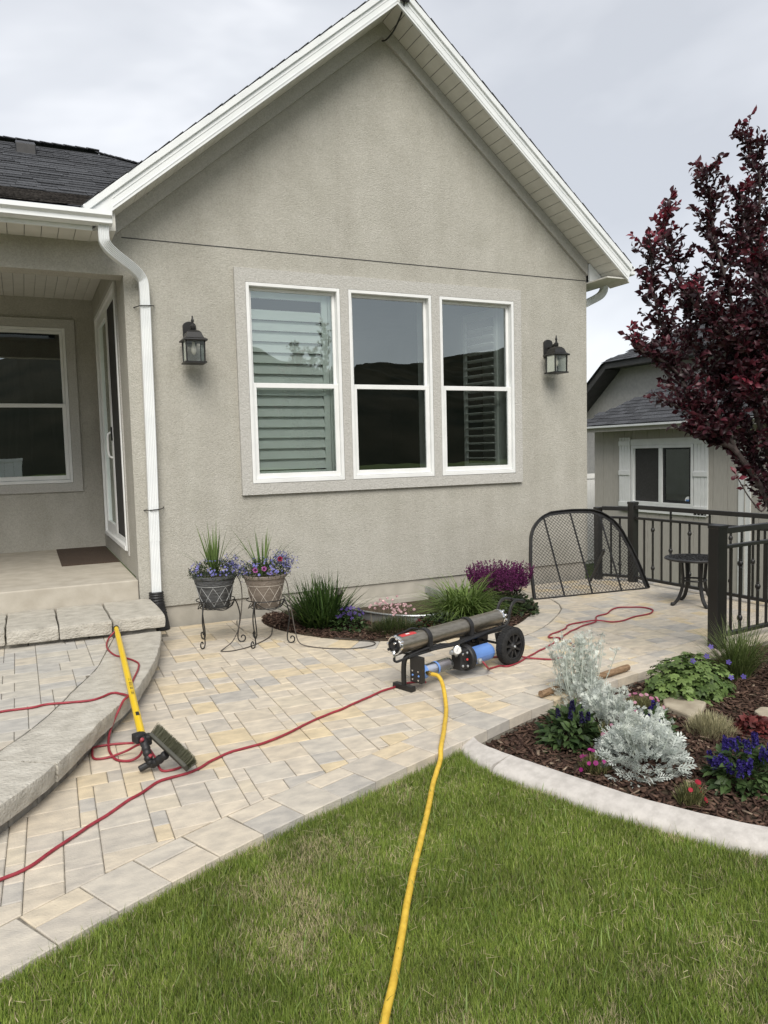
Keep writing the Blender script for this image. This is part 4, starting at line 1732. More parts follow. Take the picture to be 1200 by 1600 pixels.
# window
o = MB()
for a in ((wy0, wy0 + .05, wz0, wz1), (wy1 - .05, wy1, wz0, wz1), (wy0 + .05, wy1 - .05, wz1 - .06, wz1), (wy0 + .05, wy1 - .05, wz0, wz0 + .05), (10.52, 10.60, wz0 + .05, wz1 - .06)):
    o.bb(NX - .03, NX + .05, *a)
nw = npart(o, 'window', 'white_vinyl', 0.004)
sc = MB()
for a in ((10.60, 10.63, wz0 + .05, wz1 - .06), (wy1 - .08, wy1 - .05, wz0 + .05, wz1 - .06)):
    sc.bb(NX - .005, NX + .02, *a)
sc.build('sash', 'white_vinyl', nw)
sc = MB()
sc.bb(NX - .004, NX + .02, wy0 + .05, wy0 + .10, wz0 + .05, wz1 - .06)
sc.bb(NX - .004, NX + .02, 10.47, 10.52, wz0 + .05, wz1 - .06)
sc.bb(NX - .004, NX + .02, wy0 + .10, 10.47, wz0 + .05, wz0 + .10)
sc.bb(NX - .004, NX + .02, wy0 + .10, 10.47, wz1 - .09, wz1 - .06)
sc.build('sash', 'black_plastic', nw)
MB().bb(NX + .010, NX + .013, 10.63, wy1 - .08, wz0 + .05, wz1 - .06).build('insect_screen', 'insect_screen', nw)
g_ = MB()
g_.add([(NX + .008, wy0 + .10, wz0 + .10), (NX + .008, 10.47, wz0 + .10), (NX + .008, 10.47, wz1 - .09), (NX + .008, wy0 + .10, wz1 - .09)], [(0, 3, 2, 1)])
g_.build('pane', 'window_glass', nw, fix=False)
MB().prism([(9.93 + .07 * math.cos(i * math.pi / 8), 0.50 + .07 * math.sin(i * math.pi / 8)) for i in range(16)], NX + .003, NX + .006, 'x').build('sticker', 'white_print', nw)
MB().bb(NX + .001, NX + .0025, 9.88, 9.98, 0.475, 0.515).build('sticker', 'sticker_blue', nw)
o = MB()
o.bb(NX + .4, NX + .45, 9.0, 12.2, -0.5, 1.88)
npart(o, 'interior_wall', 'dark_interior')
t_ = MB()
t_.bb(NX - .025, NX - .001, wy0 - .02, wy1 + .02, wz1 + .002, wz1 + .12)
npart(t_, 'window_trim', 'white_vinyl', 0.004)
npart(MB().bb(NX - .033, NX - .001, wy0 - .3, wy1 + .3, wz0 - .16, wz0 - .002), 'window_sill', 'white_vinyl', 0.004)
for (a, b) in ((wy0 - .335, wy0 - .02), (wy1 + .02, wy1 + .325)):
    sb = MB()
    for z in (0.36, 0.98, 1.56):
        sb.bb(NX - .050, NX - .034, a, b, z - .045, z + .045)
    so = npart(sb, 'shutter', 'white_vinyl', 0.003)
    k = (b - a) / 4
    for i in range(4):
        mb = MB()
        mb.bb(NX - .033, NX - .008, a + k * i + .004, a + k * (i + 1) - .004, 0.245, 1.675)
        bevel(mb.build('shutter_board', 'white_vinyl', so), 0.003)
# lower roof with eave
e = MB()
e.bb(NX - .36, NX - .33, 4.0, 12.60, 1.80, 1.915)
npart(e, 'eave_fascia', 'cream_siding')
e = MB()
e.bb(NX - .42, NX - .361, 4.0, 12.62, 1.875, 1.925)
npart(e, 'gutter', 'white_metal', 0.01)
e = MB()
e.bb(NX - .33, NX + .02, 4.0, 12.58, 1.862, 1.872)
npart(e, 'eave_soffit', 'cream_siding')
e = MB()
LR0, LR1 = Vector((NX - .42, 0, 1.92)), Vector((13.6, 0, 3.75))
e.add([(LR0.x, 12.66, LR0.z), (LR0.x, 4, LR0.z), (LR1.x, 4, LR1.z), (LR1.x, 9.4, LR1.z)], [(0, 1, 2, 3)])
e.add([(LR0.x, 12.66, LR0.z), (LR1.x, 9.4, LR1.z), (16.5, 12.66, LR0.z)], [(0, 1, 2)])
lr = npart(e, 'roof', 'shingle')
vv = LR1 - LR0
shingles(lr, 'shingle', 'shingle_tab', (LR0.x, 12.66, LR0.z), (0, -1, 0), vv, (0, 8.6), vv.length, 0.14, 0.33, 8, lambda u, v: u > v / vv.length * 3.26 + .02)
# upper storey behind
UX = 13.6
u = MB()
gp_ = [(4.0, 1.5), (16.3, 1.5), (16.3, 2.25), (14.95, 3.44), (4.0, 3.44)]
u.prism(gp_, UX, UX + .2, 'x')
u.bb(UX + .2, 22, 16.1, 16.3, -1.39, 2.25)
u.bb(UX, UX + .2, 12.43, 16.3, -1.39, 1.498)
npart(u, 'upper_wall', 'neighbour_stucco')
# clipped-gable roof: dark rake from the low eave up to the level eave, then a hip plane going back
u = MB()
u.prism([(16.75, 1.93), (14.66, 3.57), (14.66, 3.40), (16.70, 1.78)], UX - .49, UX + 6, 'x')
npart(u, 'rake_board', 'dark_fascia')
u = MB()
u.bb(UX - .5, UX - .42, 4.0, 14.655, 3.42, 3.555)
npart(u, 'eave_fascia', 'dark_fascia')
u = MB()
u.bb(UX - .42, UX + .05, 4.0, 14.655, 3.435, 3.45)
npart(u, 'eave_soffit', 'dark_fascia')
u = MB()
H0, H1 = Vector((UX - .55, 0, 3.555)), Vector((17.4, 0, 5.60))
u.add([(H0.x, 14.72, H0.z), (H0.x, 4, H0.z), (H1.x, 4, H1.z), (H1.x, 12.1, H1.z)], [(0, 1, 2, 3)])
u.add([(H0.x, 14.72, H0.z), (H1.x, 12.1, H1.z), (22.0, 12.1, H1.z), (22, 16.8, 1.95), (H0.x, 16.8, 1.95)], [(0, 1, 2, 3, 4)])
ur = npart(u, 'roof', 'shingle')
vv2 = H1 - H0
shingles(ur, 'shingle', 'shingle_tab', (H0.x, 14.72, H0.z), (0, -1, 0), vv2, (0, 9), vv2.length, 0.15, 0.33, 9, lambda u, v: u > v / vv2.length * 2.62 + .02)

# white vinyl fence glimpsed past the corner
vf = thing('vinyl_fence', 'white vinyl privacy fence glimpsed beyond the house corner', 'fence', (12.5, 14.5, -1.4))
for i in range(11):
    x = 11.3 + i * 0.2
    bevel(MB().bb(x + .002, x + .198, 14.49, 14.51, -1.35, 0.84).build('board', 'white_vinyl', vf), 0.004)
for z in (-1.2, 0.80):
    MB().bb(11.3, 13.5, 14.47, 14.53, z - .06, z + .06).build('fence_rail', 'white_vinyl', vf)
for x in (11.3, 13.5):
    MB().bb(x - .06, x + .06, 14.45, 14.55, -1.4, 0.92).build('post', 'white_vinyl', vf)

# what the windows mirror: fence, tree and hills behind the viewer
rf = thing('rear_fence', 'white vinyl fence mirrored low in the porch window', 'fence', (-4, -10, -1.4))
for i in range(44):
    x = -13.2 + i * 0.3
    MB().bb(x + .003, x + .297, -10.02, -9.98, -1.4, 1.55).build('board', 'white_vinyl', rf)
MB().bb(-13.2, 0.0, -10.05, -9.95, 1.55, 1.65).build('fence_rail', 'white_vinyl', rf)
hb = MB()
xs_ = np.linspace(-520, 620, 700)
NH = 700
prof_h = 40 + 12 * np.sin(xs_ / 90) + 7 * np.sin(xs_ / 37 + 1) + 2.5 * np.sin(xs_ / 11) + 1.2 * np.sin(xs_ / 4.3) + np.abs(np.random.default_rng(4).normal(0, 1.1, 700)) * (np.sin(xs_ / 23) > -.3)
ys_ = [-150, -210, -300, -360]
fr_ = [0.0, 0.42, 0.9, 1.0]
vs_, fs_ = [], []
for j, (yy, ff) in enumerate(zip(ys_, fr_)):
    for i, xx in enumerate(xs_):
        vs_.append((xx, yy - 0.0003 * xx * xx * 0.1, -1.45 + prof_h[i] * ff * (1 + 0.05 * math.sin(xx / 17 + j))))
for j in range(3):
    for i in range(NH - 1):
        a = j * NH + i
        fs_.append((a, a + 1, a + NH + 1, a + NH))
hb.add(vs_, fs_)
tag(hb.build('hill', 'hillside'), kind='structure')


# ------------------------------------------------------------------ wall lanterns
def lantern(x, label):
    t = thing('wall_lantern', label, 'lantern', (x, WY, 2.3), 'black wall lanterns beside the triple window')
    yb = WY - .155                                  # axis of the lamp body
    # back plate with arched ends
    pl = [(x - .058, 2.50), (x + .058, 2.50), (x + .058, 2.655)] + [(x + .058 * math.cos(a), 2.655 + .04 * math.sin(a)) for a in np.linspace(0.2, math.pi - .2, 8)] + [(x - .058, 2.655)]
    m = MB()
    m.prism(pl, WY - .022, WY - .001, 'y')
    bevel(m.build('back_plate', 'black_metal', t), 0.004)
    m = MB()
    m.tube(spline([(x, WY - .02, 2.605), (x, WY - .07, 2.60), (x, WY - .11, 2.62), (x, yb, 2.625)], 5), 0.014, 8)
    m.lathe([(0.018, 2.60), (0.024, 2.61), (0.024, 2.635), (0.012, 2.645), (0.009, 2.665), (0.013, 2.675), (0.013, 2.685), (0.006, 2.70), (0.007, 2.715), (0.002, 2.722)], (x, yb, 0), 12)
    m.build('arm', 'black_metal', t, smooth=True)
    # bell roof, square plan
    m = MB()
    prof = [(0.100, 2.500), (0.104, 2.508), (0.100, 2.516), (0.078, 2.528), (0.068, 2.55), (0.060, 2.575), (0.042, 2.592), (0.018, 2.60)]
    vs, fs = [], []
    for r_, z_ in prof:
        vs += [(x - r_, yb - r_, z_), (x + r_, yb - r_, z_), (x + r_, yb + r_, z_), (x - r_, yb + r_, z_)]
    for i in range(len(prof) - 1):
        for k in range(4):
            fs.append((i * 4 + k, i * 4 + (k + 1) % 4, (i + 1) * 4 + (k + 1) % 4, (i + 1) * 4 + k))
    fs += [(3, 2, 1, 0), tuple(range(len(prof) * 4 - 4, len(prof) * 4))]
    m.add(vs, fs)
    m.build('lamp_roof', 'black_metal', t)
    m = MB()
    s = 0.076
    for sx in (-1, 1):
        for sy in (-1, 1):
            m.beam((x + sx * s, yb + sy * s, 2.325), (x + sx * s * 1.04, yb + sy * s * 1.04, 2.50), 0.011, 0.011, (0, 1, 0))
    m.bb(x - .092, x + .092, yb - .092, yb + .092, 2.312, 2.326)
    m.build('lamp_frame', 'black_metal', t)
    m = MB()
    for sx, sy in ((-1, 0), (1, 0), (0, -1), (0, 1)):
        if sx:
            m.add([(x + sx * s, yb - s, 2.328), (x + sx * s, yb + s, 2.328), (x + sx * s, yb + s, 2.498), (x + sx * s, yb - s, 2.498)], [(0, 1, 2, 3)])
        else:
            m.add([(x - s, yb + sy * s, 2.328), (x + s, yb + sy * s, 2.328), (x + s, yb + sy * s, 2.498), (x - s, yb + sy * s, 2.498)], [(0, 1, 2, 3)])
    m.build('lamp_glass', 'lamp_glass', t, fix=False)
    m = MB()
    m.lathe([(0.010, 2.498), (0.012, 2.47), (0.020, 2.445), (0.022, 2.42), (0.014, 2.395), (0.003, 2.385)], (x, yb, 0), 12)
    m.build('bulb', 'bulb', t, smooth=True)


lantern(1.392, 'black wall lantern left of the triple window, near the downspout')
lantern(5.298, 'black wall lantern right of the triple window, near the house corner')

# doormat
dm = MB()
dm.add([(0.292, 8.14, .4505), (0.846, 8.14, .4505), (0.846, 9.70, .4505), (0.300, 9.70, .4505), (0.292, 8.14, .460), (0.846, 8.14, .460), (0.846, 9.70, .460), (0.300, 9.70, .460)],
       [(3, 2, 1, 0), (4, 5, 6, 7), (0, 1, 5, 4), (1, 2, 6, 5), (2, 3, 7, 6), (3, 0, 4, 7)])
tag(bevel(dm.build('doormat', 'doormat', origin=(0.57, 8.9, .45)), 0.003), 'brown doormat lying on the porch before the sliding door', 'doormat')

# ------------------------------------------------------------------ railings


def railing(t, a, b, posts, top=0.855, mid=0.712, low=0.055, nb_=8, knots=None, seed=0):
    a, b = Vector((*a, 0)), Vector((*b, 0))
    d = (b - a).normalized()
    l = (b - a).length
    z = Vector((0, 0, 1))
    for zc, w_, h_, nm in ((top - .022, .045, .044, 'top_rail'), (mid, .038, .026, 'middle_rail'), (low, .038, .030, 'bottom_rail')):
        bevel(MB().beam(a + z * zc, b + z * zc, w_, h_).build(nm, 'rail_paint', t), 0.003)
    for i in range(nb_):
        s = l * (i + 1) / (nb_ + 1)
        p = a + d * s
        # every fourth baluster runs on up to the top rail
        ztop = top - .044 if (i % 4 == 3) else mid
        bo = MB().bb(p.x - .008, p.x + .008, p.y - .008, p.y + .008, low, ztop).build('baluster', 'rail_paint', t)
        if i % 2 == 1:
            zs = (0.60, 0.185) if (i // 2) % 2 == 0 else (0.40,)
            for kz in zs:
                k = MB()
                k.lathe([(0.010, -.034), (0.014, -.030), (0.012, -.022), (0.017, -.016), (0.022, 0), (0.017, .016), (0.012, .022), (0.014, .030), (0.010, .034)], (p.x, p.y, kz), 10)
                k.build('knuckle', 'rail_paint', bo, smooth=True)


def post(t, p, h, w_=0.084):
    m = MB()
    m.bb(p[0] - w_ / 2, p[0] + w_ / 2, p[1] - w_ / 2, p[1] + w_ / 2, 0, h)
    bevel(m.build('post', 'rail_paint', t), 0.006)
    m = MB()
    m.bb(p[0] - w_ / 2 - .003, p[0] + w_ / 2 + .003, p[1] - w_ / 2 - .003, p[1] + w_ / 2 + .003, h - .02, h + .006)
    bevel(m.build('post_cap', 'rail_paint', t), 0.004)


fr = thing('railing', 'far black metal railing along the patio edge beside the house corner', 'railing', (6.05, 6.3, 0), 'black patio railings')
railing(fr, (6.05, 6.283), (6.10, 4.10), None, nb_=17)
railing(fr, (5.880, 6.625), (6.02, 6.36), None, nb_=2, top=0.835)
post(fr, (6.048, 6.325), 0.885)
post(fr, (5.845, 6.655), 0.82, 0.070)
post(fr, (6.10, 4.06), 0.905)
nr = thing('railing', 'near black metal railing with thick post rising behind the geranium mound', 'railing', (4.545, 3.91, 0), 'black patio railings')
post(nr, (4.56, 3.915), 0.905, 0.095)
railing(nr, (4.608, 3.920), (6.05, 4.058), None, top=0.885, mid=0.742, low=0.085, nb_=12)
m_ = MB()
m_.bb(4.558, 4.566, 3.864, 3.8665, 0.028, 0.036)
m_.build('bolt', 'chrome', nr)

# ------------------------------------------------------------------ side table
tt = thing('side_table', 'round black cast metal side table standing behind the near railing', 'table', (5.63, 5.10, 0))
m = MB()
cx_, cy_ = 5.63, 5.10
m.lathe([(0.245, .425), (0.262, .432), (0.265, .440), (0.258, .448), (0.225, .449), (0.225, .443), (0.04, .443), (0.0, .443)], (cx_, cy_, 0), 40, caps=False)
m.lathe([(0.245, .425), (0.0, .424)], (cx_, cy_, 0), 40, caps=False)
m.build('table_rim', 'black_metal', tt, smooth=True)
m = MB()
rt = random.Random(4)
for ring, nn_ in ((0.055, 6), (0.105, 10), (0.155, 15), (0.202, 20)):
    for i in range(nn_):
        a = 2 * math.pi * i / nn_ + ring * 9
        c = (cx_ + ring * math.cos(a), cy_ + ring * math.sin(a), .4465)
        m.lathe([(0.019, -.003), (0.019, .002), (0.011, .002), (0.011, -.003)], c, 8, caps=False)
        m.beam((cx_ + (ring - .03) * math.cos(a), cy_ + (ring - .03) * math.sin(a), .4465), (cx_ + (ring + .02) * math.cos(a + .2), cy_ + (ring + .02) * math.sin(a + .2), .4465), 0.007, 0.005)
m.build('table_top', 'black_metal', tt)
for k in range(4):
    a = R(163 + 90 * k)
    c, s = math.cos(a), math.sin(a)
    P = [(cx_ + r_ * c, cy_ + r_ * s, z_) for r_, z_ in ((0.125, .43), (0.120, .36), (0.112, .27), (0.112, .21), (0.128, .13), (0.160, .06), (0.195, .022), (0.215, .016))]
    m = MB()
    sweep(m, spline(P, 5), [(-.016, -.009), (.016, -.009), (.016, .009), (-.016, .009)], (c, s, 0.001))
    m.lathe([(0.012, 0), (0.019, .004), (0.020, .018), (0.012, .032)], (cx_ + .215 * c, cy_ + .215 * s, 0), 10)
    bevel(m.build('leg', 'black_metal', tt, smooth=True), 0.003)
m = MB()
ring = [(cx_ + .108 * math.cos(a), cy_ + .108 * math.sin(a), .235) for a in np.linspace(0, 2 * math.pi, 33)]
m.tube(ring, 0.009, 8, caps=False)
m.build('stretcher_ring', 'black_metal', tt, smooth=True)

# ------------------------------------------------------------------ window well and its leaning cover
ww = thing('window_well', 'galvanised curved window well rim in the mulch against the wall', 'window well', (3.13, 6.4, 0))
pts_ = [(3.13 + .58 * math.cos(a), 6.852 + 1.20 * math.sin(a)) for a in np.linspace(math.pi, 2 * math.pi, 40)]
m = MB()
vs, fs = [], []
for (x, y) in pts_:
    dx_, dy_ = (x - 3.13) / .58, (y - 6.852) / 1.2
    for k, (o_, z_) in enumerate(((0, -.02), (0, .10), (.022, .102), (.026, .094), (-.004, .09), (-.004, -.02))):
        vs.append((x + dx_ * o_, y + dy_ * o_, z_))
for i in range(39):
    for k in range(5):
        fs.append((i * 6 + k, i * 6 + k + 1, (i + 1) * 6 + k + 1, (i + 1) * 6 + k))
m.add(vs, fs)
m.build('well_wall', 'galvanised', ww, smooth=True)
m = MB()
m.bb(2.62, 3.64, 6.66, 6.845, 0.0, 0.045)
m.build('well_sill', 'foundation', ww)

wc = thing('window_well_cover', 'black expanded metal window well cover leaning beside the house corner', 'grate', (4.55, 6.06, 0))
B0 = Vector((4.554, 6.069, 0.004))
U_ = Vector((0.994, -0.110, 0)).normalized()
BK = Vector((0.110, 0.994, 0)).normalized()
TAU = R(25.5)
V_ = Vector((0, 0, math.cos(TAU))) + BK * math.sin(TAU)


def wcp(u, v, o=0.0):
    return B0 + U_ * u + V_ * v + (U_.cross(V_)) * o


half = [(-.026, .0), (0.022, .346), (0.083, .585), (0.115, .68), (0.176, .772), (0.268, .848), (0.36, .887), (0.431, .902)]
full = half + [(0.65, .912)] + [(1.30 - u, v) for u, v in half[::-1]]
ol = spline([(u, v, 0) for u, v in full], 5)
m = MB()
sweep(m, [wcp(p.x, p.y) for p in ol], [(-.019, -.019), (.019, -.019), (.019, -.012), (-.012, -.012), (-.012, .019), (-.019, .019)], tuple(U_.cross(V_)))
m.build('frame', 'black_metal', wc)
m = MB()
m.beam(wcp(-.02, .004), wcp(1.32, .004), 0.020, 0.008, tuple(V_))
m.build('bottom_bar', 'black_metal', wc)


def ytop(u):
    us = [p.x for p in ol]
    return float(np.interp(u, us, [p.y for p in ol]))


for u in (0.315, 0.645, 1.0):
    m = MB()
    m.beam(wcp(u, .006, -.004), wcp(u - .012, ytop(u) - .01, -.004), 0.014, 0.012, tuple(U_.cross(V_)))
    m.build('bar', 'black_metal', wc)
m = MB()
poly2 = [(p.x, p.y) for p in ol]
sx, sy = 0.042, 0.0205                                # diamond half pitches
nrm_w = U_.cross(V_)


def seg_clip(a, b):
    ins = in_poly(np.array([a, b]), poly2 + [(1.326, 0), (-.026, 0)])
    return ins[0] and ins[1]


for j in range(0, 46):
    v = j * sy
    for i in range(0, 34):
        u = (i + (j % 2) * 0.5) * sx - 0.02
        for du in (-.5, .5):
            a, b = (u, v), (u + du * sx, v + sy)
            if seg_clip(a, b):
                pa, pb_ = wcp(*a, .006), wcp(*b, .006)
                dd = (pb_ - pa).normalized()
                s_ = dd.cross(nrm_w) * 0.0017
                m.add([pa - s_, pa + s_, pb_ + s_, pb_ - s_, pa - s_ + nrm_w * .003, pa + s_ + nrm_w * .003, pb_ + s_ + nrm_w * .003, pb_ - s_ + nrm_w * .003],
                      [(0, 1, 2, 3), (7, 6, 5, 4), (0, 4, 5, 1), (2, 6, 7, 3)])
tag(m.build('expanded_mesh', 'black_metal', wc, fix=False), kind='stuff')
m = MB()
p1 = wcp(0.93, 0.46, -.01)
m.beam(p1, (5.70, 6.62, 0.0), 0.022, 0.022)
m.build('prop_leg', 'black_metal', wc)

# path light in the wall bed
pl_ = thing('path_light', 'small dark path light standing behind the dark green grass clump', 'path light', (2.46, 6.15, 0))
m = MB()
m.lathe([(0.011, 0), (0.011, .27)], (2.46, 6.15, 0), 10)
m.build('stem', 'drip_tube', pl_, smooth=True)
m = MB()
m.lathe([(0.040, .262), (0.041, .268), (0.030, .295), (0.014, .305), (0.005, .318), (0.002, .322)], (2.46, 6.15, 0), 16)
m.lathe([(0.022, .235), (0.022, .265)], (2.46, 6.15, 0), 12)
m.build('lamp_head', 'drip_tube', pl_, smooth=True)

# ------------------------------------------------------------------ pots on wrought stands
def plant_stand(cx, cy, angs, label):
    t = thing('plant_stand', label, 'plant stand', (cx, cy, 0), 'black scrolled plant stands by the wall')
    m = MB()
    m.tube([(cx + .152 * math.cos(a), cy + .152 * math.sin(a), .360) for a in np.linspace(0, 2 * math.pi, 41)], 0.0045, 8, caps=False)
    m.tube([(cx + .122 * math.cos(a), cy + .122 * math.sin(a), .298) for a in np.linspace(0, 2 * math.pi, 33)], 0.004, 8, caps=False)
    m.build('ring', 'black_metal', t, smooth=True)
    for i, a in enumerate(angs):
        c, s = math.cos(R(a)), math.sin(R(a))
        P = [(.150, .362), (.168, .325), (.184, .27), (.190, .21), (.180, .14), (.168, .075), (.168, .03), (.184, .007), (.207, .0065), (.224, .022), (.224, .046), (.209, .058), (.196, .050), (.195, .038)]
        m = MB()
        m.tube(spline([(cx + r_ * c, cy + r_ * s, z_) for r_, z_ in P], 5), 0.0052, 8)
        m.tube(spline([(cx + .150 * c, cy + .150 * s, .36), (cx + .135 * c, cy + .135 * s, .31), (cx + .10 * c, cy + .10 * s, .293), (cx, cy, .292)], 4), 0.004, 6)
        m.build('leg', 'black_metal', t, smooth=True)
        b = angs[(i + 1) % 3]
        if b < a:
            b += 360
        m = MB()
        arc = []
        for k in range(13):
            q = k / 12
            th = R(a + (b - a) * q)
            arc.append((cx + (.152 - .012 * math.sin(math.pi * q)) * math.cos(th), cy + (.152 - .012 * math.sin(math.pi * q)) * math.sin(th), .358 - .068 * math.sin(math.pi * q)))
        m.tube(arc, 0.0038, 6)
        m.build('scallop', 'black_metal', t, smooth=True)
    return t


def pot(cx, cy, mt, ml, label, rot=0.0):
    t = thing('flower_pot', label, 'flower pot', (cx, cy, .30), 'latticed pots on plant stands')
    m = MB()
    m.lathe([(0.0, .301), (.108, .301), (.113, .306), (.146, .478), (.150, .485), (.158, .512), (.160, .533), (.172, .536), (.176, .543), (.176, .556), (.171, .562), (.160, .560), (.150, .545), (.0, .540)], (cx, cy, 0), 40, caps=False)
    m.build('body', mt, t, smooth=True)
    m = MB()

    def surf(th, z):
        r_ = .113 + (.146 - .113) * (z - .306) / (.478 - .306)
        return (cx + (r_ + .0012) * math.cos(th), cy + (r_ + .0012) * math.sin(th), z)
    n = 9
    for i in range(n):
        for sg in (-1, 1):
            pts = []
            for k in range(7):
                q = k / 6
                pts.append(surf(rot + 2 * math.pi * (i + sg * q) / n, .322 + q * .15))
            m.tube(pts, 0.0021, 5)
    m.tube([(cx + .1475 * math.cos(a), cy + .1475 * math.sin(a), .481) for a in np.linspace(0, 2 * math.pi, 41)], 0.0028, 6, caps=False)
    tag(m.build('lattice', ml, t), kind='stuff')
    m = MB()
    rd = random.Random(int(cx * 100))
    for i in range(70):
        th = rd.uniform(0, 2 * math.pi)
        z = rd.uniform(.492, .524)
        r_ = .151 + (z - .485) / .048 * .010
        c = Vector((cx + r_ * math.cos(th), cy + r_ * math.sin(th), z))
        m.lathe([(.0075, -.001), (.006, .0025), (.002, .0035)], c, 6, Vector((math.cos(th), math.sin(th), -.1)).to_track_quat('Z', 'Y').to_matrix())
    tag(m.build('embossed_band', mt, t), kind='stuff')
    m = MB()
    m.lathe([(.15, .5405), (0, .5455)], (cx, cy, 0), 24, caps=False)
    m.build('potting_soil', 'soil', t)
    return t


P1, P2 = (1.338, 6.02), (1.695, 5.815)
plant_stand(*P1, (112, 223, 338), 'black scrolled iron plant stand nearest the downspout')
plant_stand(*P2, (104, 220, 326), 'black scrolled iron plant stand beside the mulched bed')
pot(*P1, 'pot_grey', 'pot_lattice_grey', 'dark charcoal latticed flower pot on the stand nearest the downspout', .2)
pot(*P2, 'pot_taupe', 'pot_lattice_taupe', 'taupe brown latticed flower pot on the stand beside the bed', .45)


def flowers(fo, P, Nn, rad, T, petals=5, cup=0.25, pw=0.62):
    """open flowers: petals as fans around a centre."""
    P = np.asarray(P, float)
    Nn = nrm(np.asarray(Nn, float))
    n = len(P)
    A = nrm(np.cross(Nn, dirs(n, -1, 1)))
    B = np.cross(Nn, A)
    rad = np.broadcast_to(rad, (n,))[:, None]
    rows = [P - Nn * rad * cup * .4]
    F = []
    for k in range(petals):
        a = 2 * math.pi * k / petals
        w = math.pi / petals * pw * 1.25
        for da, rr in ((-w, .72), (-w * .5, 1.0), (w * .5, 1.0), (w, .72)):
            d = A * math.cos(a + da) + B * math.sin(a + da)
            rows.append(P + d * rad * rr + Nn * rad * cup * rr * rr)
        b = 1 + 4 * k
        F += [(0, b, b + 1), (0, b + 1, b + 2), (0, b + 2, b + 3)]
    fo.raw(np.stack(rows, 1), F, T)


def mound_pts(n, c, rx, ry, rz, zmin=0.0, shell=0.55):
    d = dirs(n, zmin, 1)
    r = shell + (1 - shell) * rng.random((n, 1)) ** .6
    return np.array(c) + d * np.array([rx, ry, rz]) * r, d


def spiky(cx, cy, label, nu, na, hmax, seed):
    t = thing('spike_plant', label, 'plant', (cx, cy, .54), 'plants growing in the pots')
    f = Foliage()
    n = nu
    a = rng.uniform(0, 2 * math.pi, n)
    lean = rng.uniform(0.02, 0.34, n)
    P = np.stack([cx + .018 * np.cos(a), cy + .018 * np.sin(a), np.full(n, .55)], 1)
    f.blades(P, np.stack([np.cos(a) * lean, np.sin(a) * lean, np.ones(n)], 1), rng.uniform(.26, hmax * 1.04, n), rng.uniform(.013, .020, n), tints(n, (.07, .13, .03), (.17, .24, .07)), bend=rng.uniform(0, .12, n), segs=5)
    n = na
    a = np.linspace(0, 2 * math.pi, n, endpoint=False) + rng.normal(0, .3, n)
    lean = rng.uniform(0.5, 1.3, n)
    P = np.stack([cx + .02 * np.cos(a), cy + .02 * np.sin(a), np.full(n, .56)], 1)
    f.blades(P, np.stack([np.cos(a) * lean, np.sin(a) * lean, np.ones(n)], 1), rng.uniform(.30, .50, n), rng.uniform(.008, .013, n), tints(n, (.05, .09, .025), (.12, .17, .06)), bend=rng.uniform(.15, .75, n), segs=7)
    f.build('leaves', 'leaf', t)
    return t


spiky(P1[0], P1[1], 'tall spiky green grass plant growing from the charcoal pot', 30, 16, .45, 1)
spiky(P2[0] - .02, P2[1], 'thin arching spike plant growing from the taupe pot', 11, 17, .40, 2)


def trailing(cx, cy, label, bias, seed, nfl):
    t = thing('trailing_lobelia', label, 'flowers', (cx, cy, .54), 'plants growing in the pots')
    f = Foliage()
    c = (cx, cy, .575)
    n = 1500
    P, d = mound_pts(n, c, .205, .205, .10, -0.35, .4)
    side = nrm(d + rng.normal(0, .6, (n, 3)))
    f.leaves(P, side, dirs(n), rng.uniform(.012, .028, n), rng.uniform(.004, .009, n), tints(n, (.012, .022, .008), (.05, .08, .025)))
    # sprays reaching out sideways
    m = 420
    ax = np.array(bias)
    q = rng.random((m, 1))
    P2_ = np.array([cx, cy, .60]) + ax * (.10 + .13 * q) + rng.normal(0, .035, (m, 3)) + np.array([0, 0, .06]) * (1 - q)
    f.leaves(P2_, dirs(m), dirs(m), rng.uniform(.01, .02, m), .005, tints(m, (.03, .04, .03), (.08, .09, .08)))
    f.build('foliage', 'leaf', t)
    f = Foliage()
    P, d = mound_pts(nfl, c, .21, .21, .125, 0.0, .85)
    vis = (P[:, 1] < cy + .07)
    P, d = P[vis], d[vis]
    cl = np.sin(P[:, 0] * 60) + np.sin(P[:, 1] * 55 + 1) + rng.normal(0, .5, len(P)) > 0.1
    P, d = P[cl], d[cl]
    flowers(f, P, d + rng.normal(0, .3, d.shape), rng.uniform(.006, .010, len(P)), tints(len(P), (.15, .14, .46), (.34, .33, .74)))
    k = rng.random(m) < .55
    flowers(f, P2_[k], dirs(k.sum()), .007, tints(k.sum(), (.16, .16, .40), (.34, .34, .66)))
    f.build('blossoms', 'petal', t)
    return t


trailing(*P1, 'mound of small blue violet flowers filling the charcoal pot', (.95, -.35, 0), 1, 330)
trailing(*P2, 'mound of lilac blue flowers filling the taupe pot', (.85, -.35, .2), 2, 520)
pt = thing('petunia', 'magenta and crimson petunias among the lilac flowers in the taupe pot', 'flowers', (P2[0], P2[1], .54), 'plants growing in the pots')
for (x, y, z, col, r_) in ((1.585, 5.69, .615, (.42, .10, .36), .023), (1.645, 5.655, .625, (.40, .11, .36), .021), (1.79, 5.70, .685, (.30, .02, .05), .022), (1.69, 5.64, .585, (.40, .30, .60), .012)):
    f = Foliage()
    nn_ = np.array([[-.45, -.85, .35]])
    flowers(f, [[x, y, z]], nn_, r_, np.array([col]), 5, .3, .85)
    flowers(f, [[x - .004, y - .008, z + .003]], nn_, r_ * .42, np.array([[.03, .004, .02]]), 5, .3, .85)
    f.build('flower', 'petal', pt, kind=None)

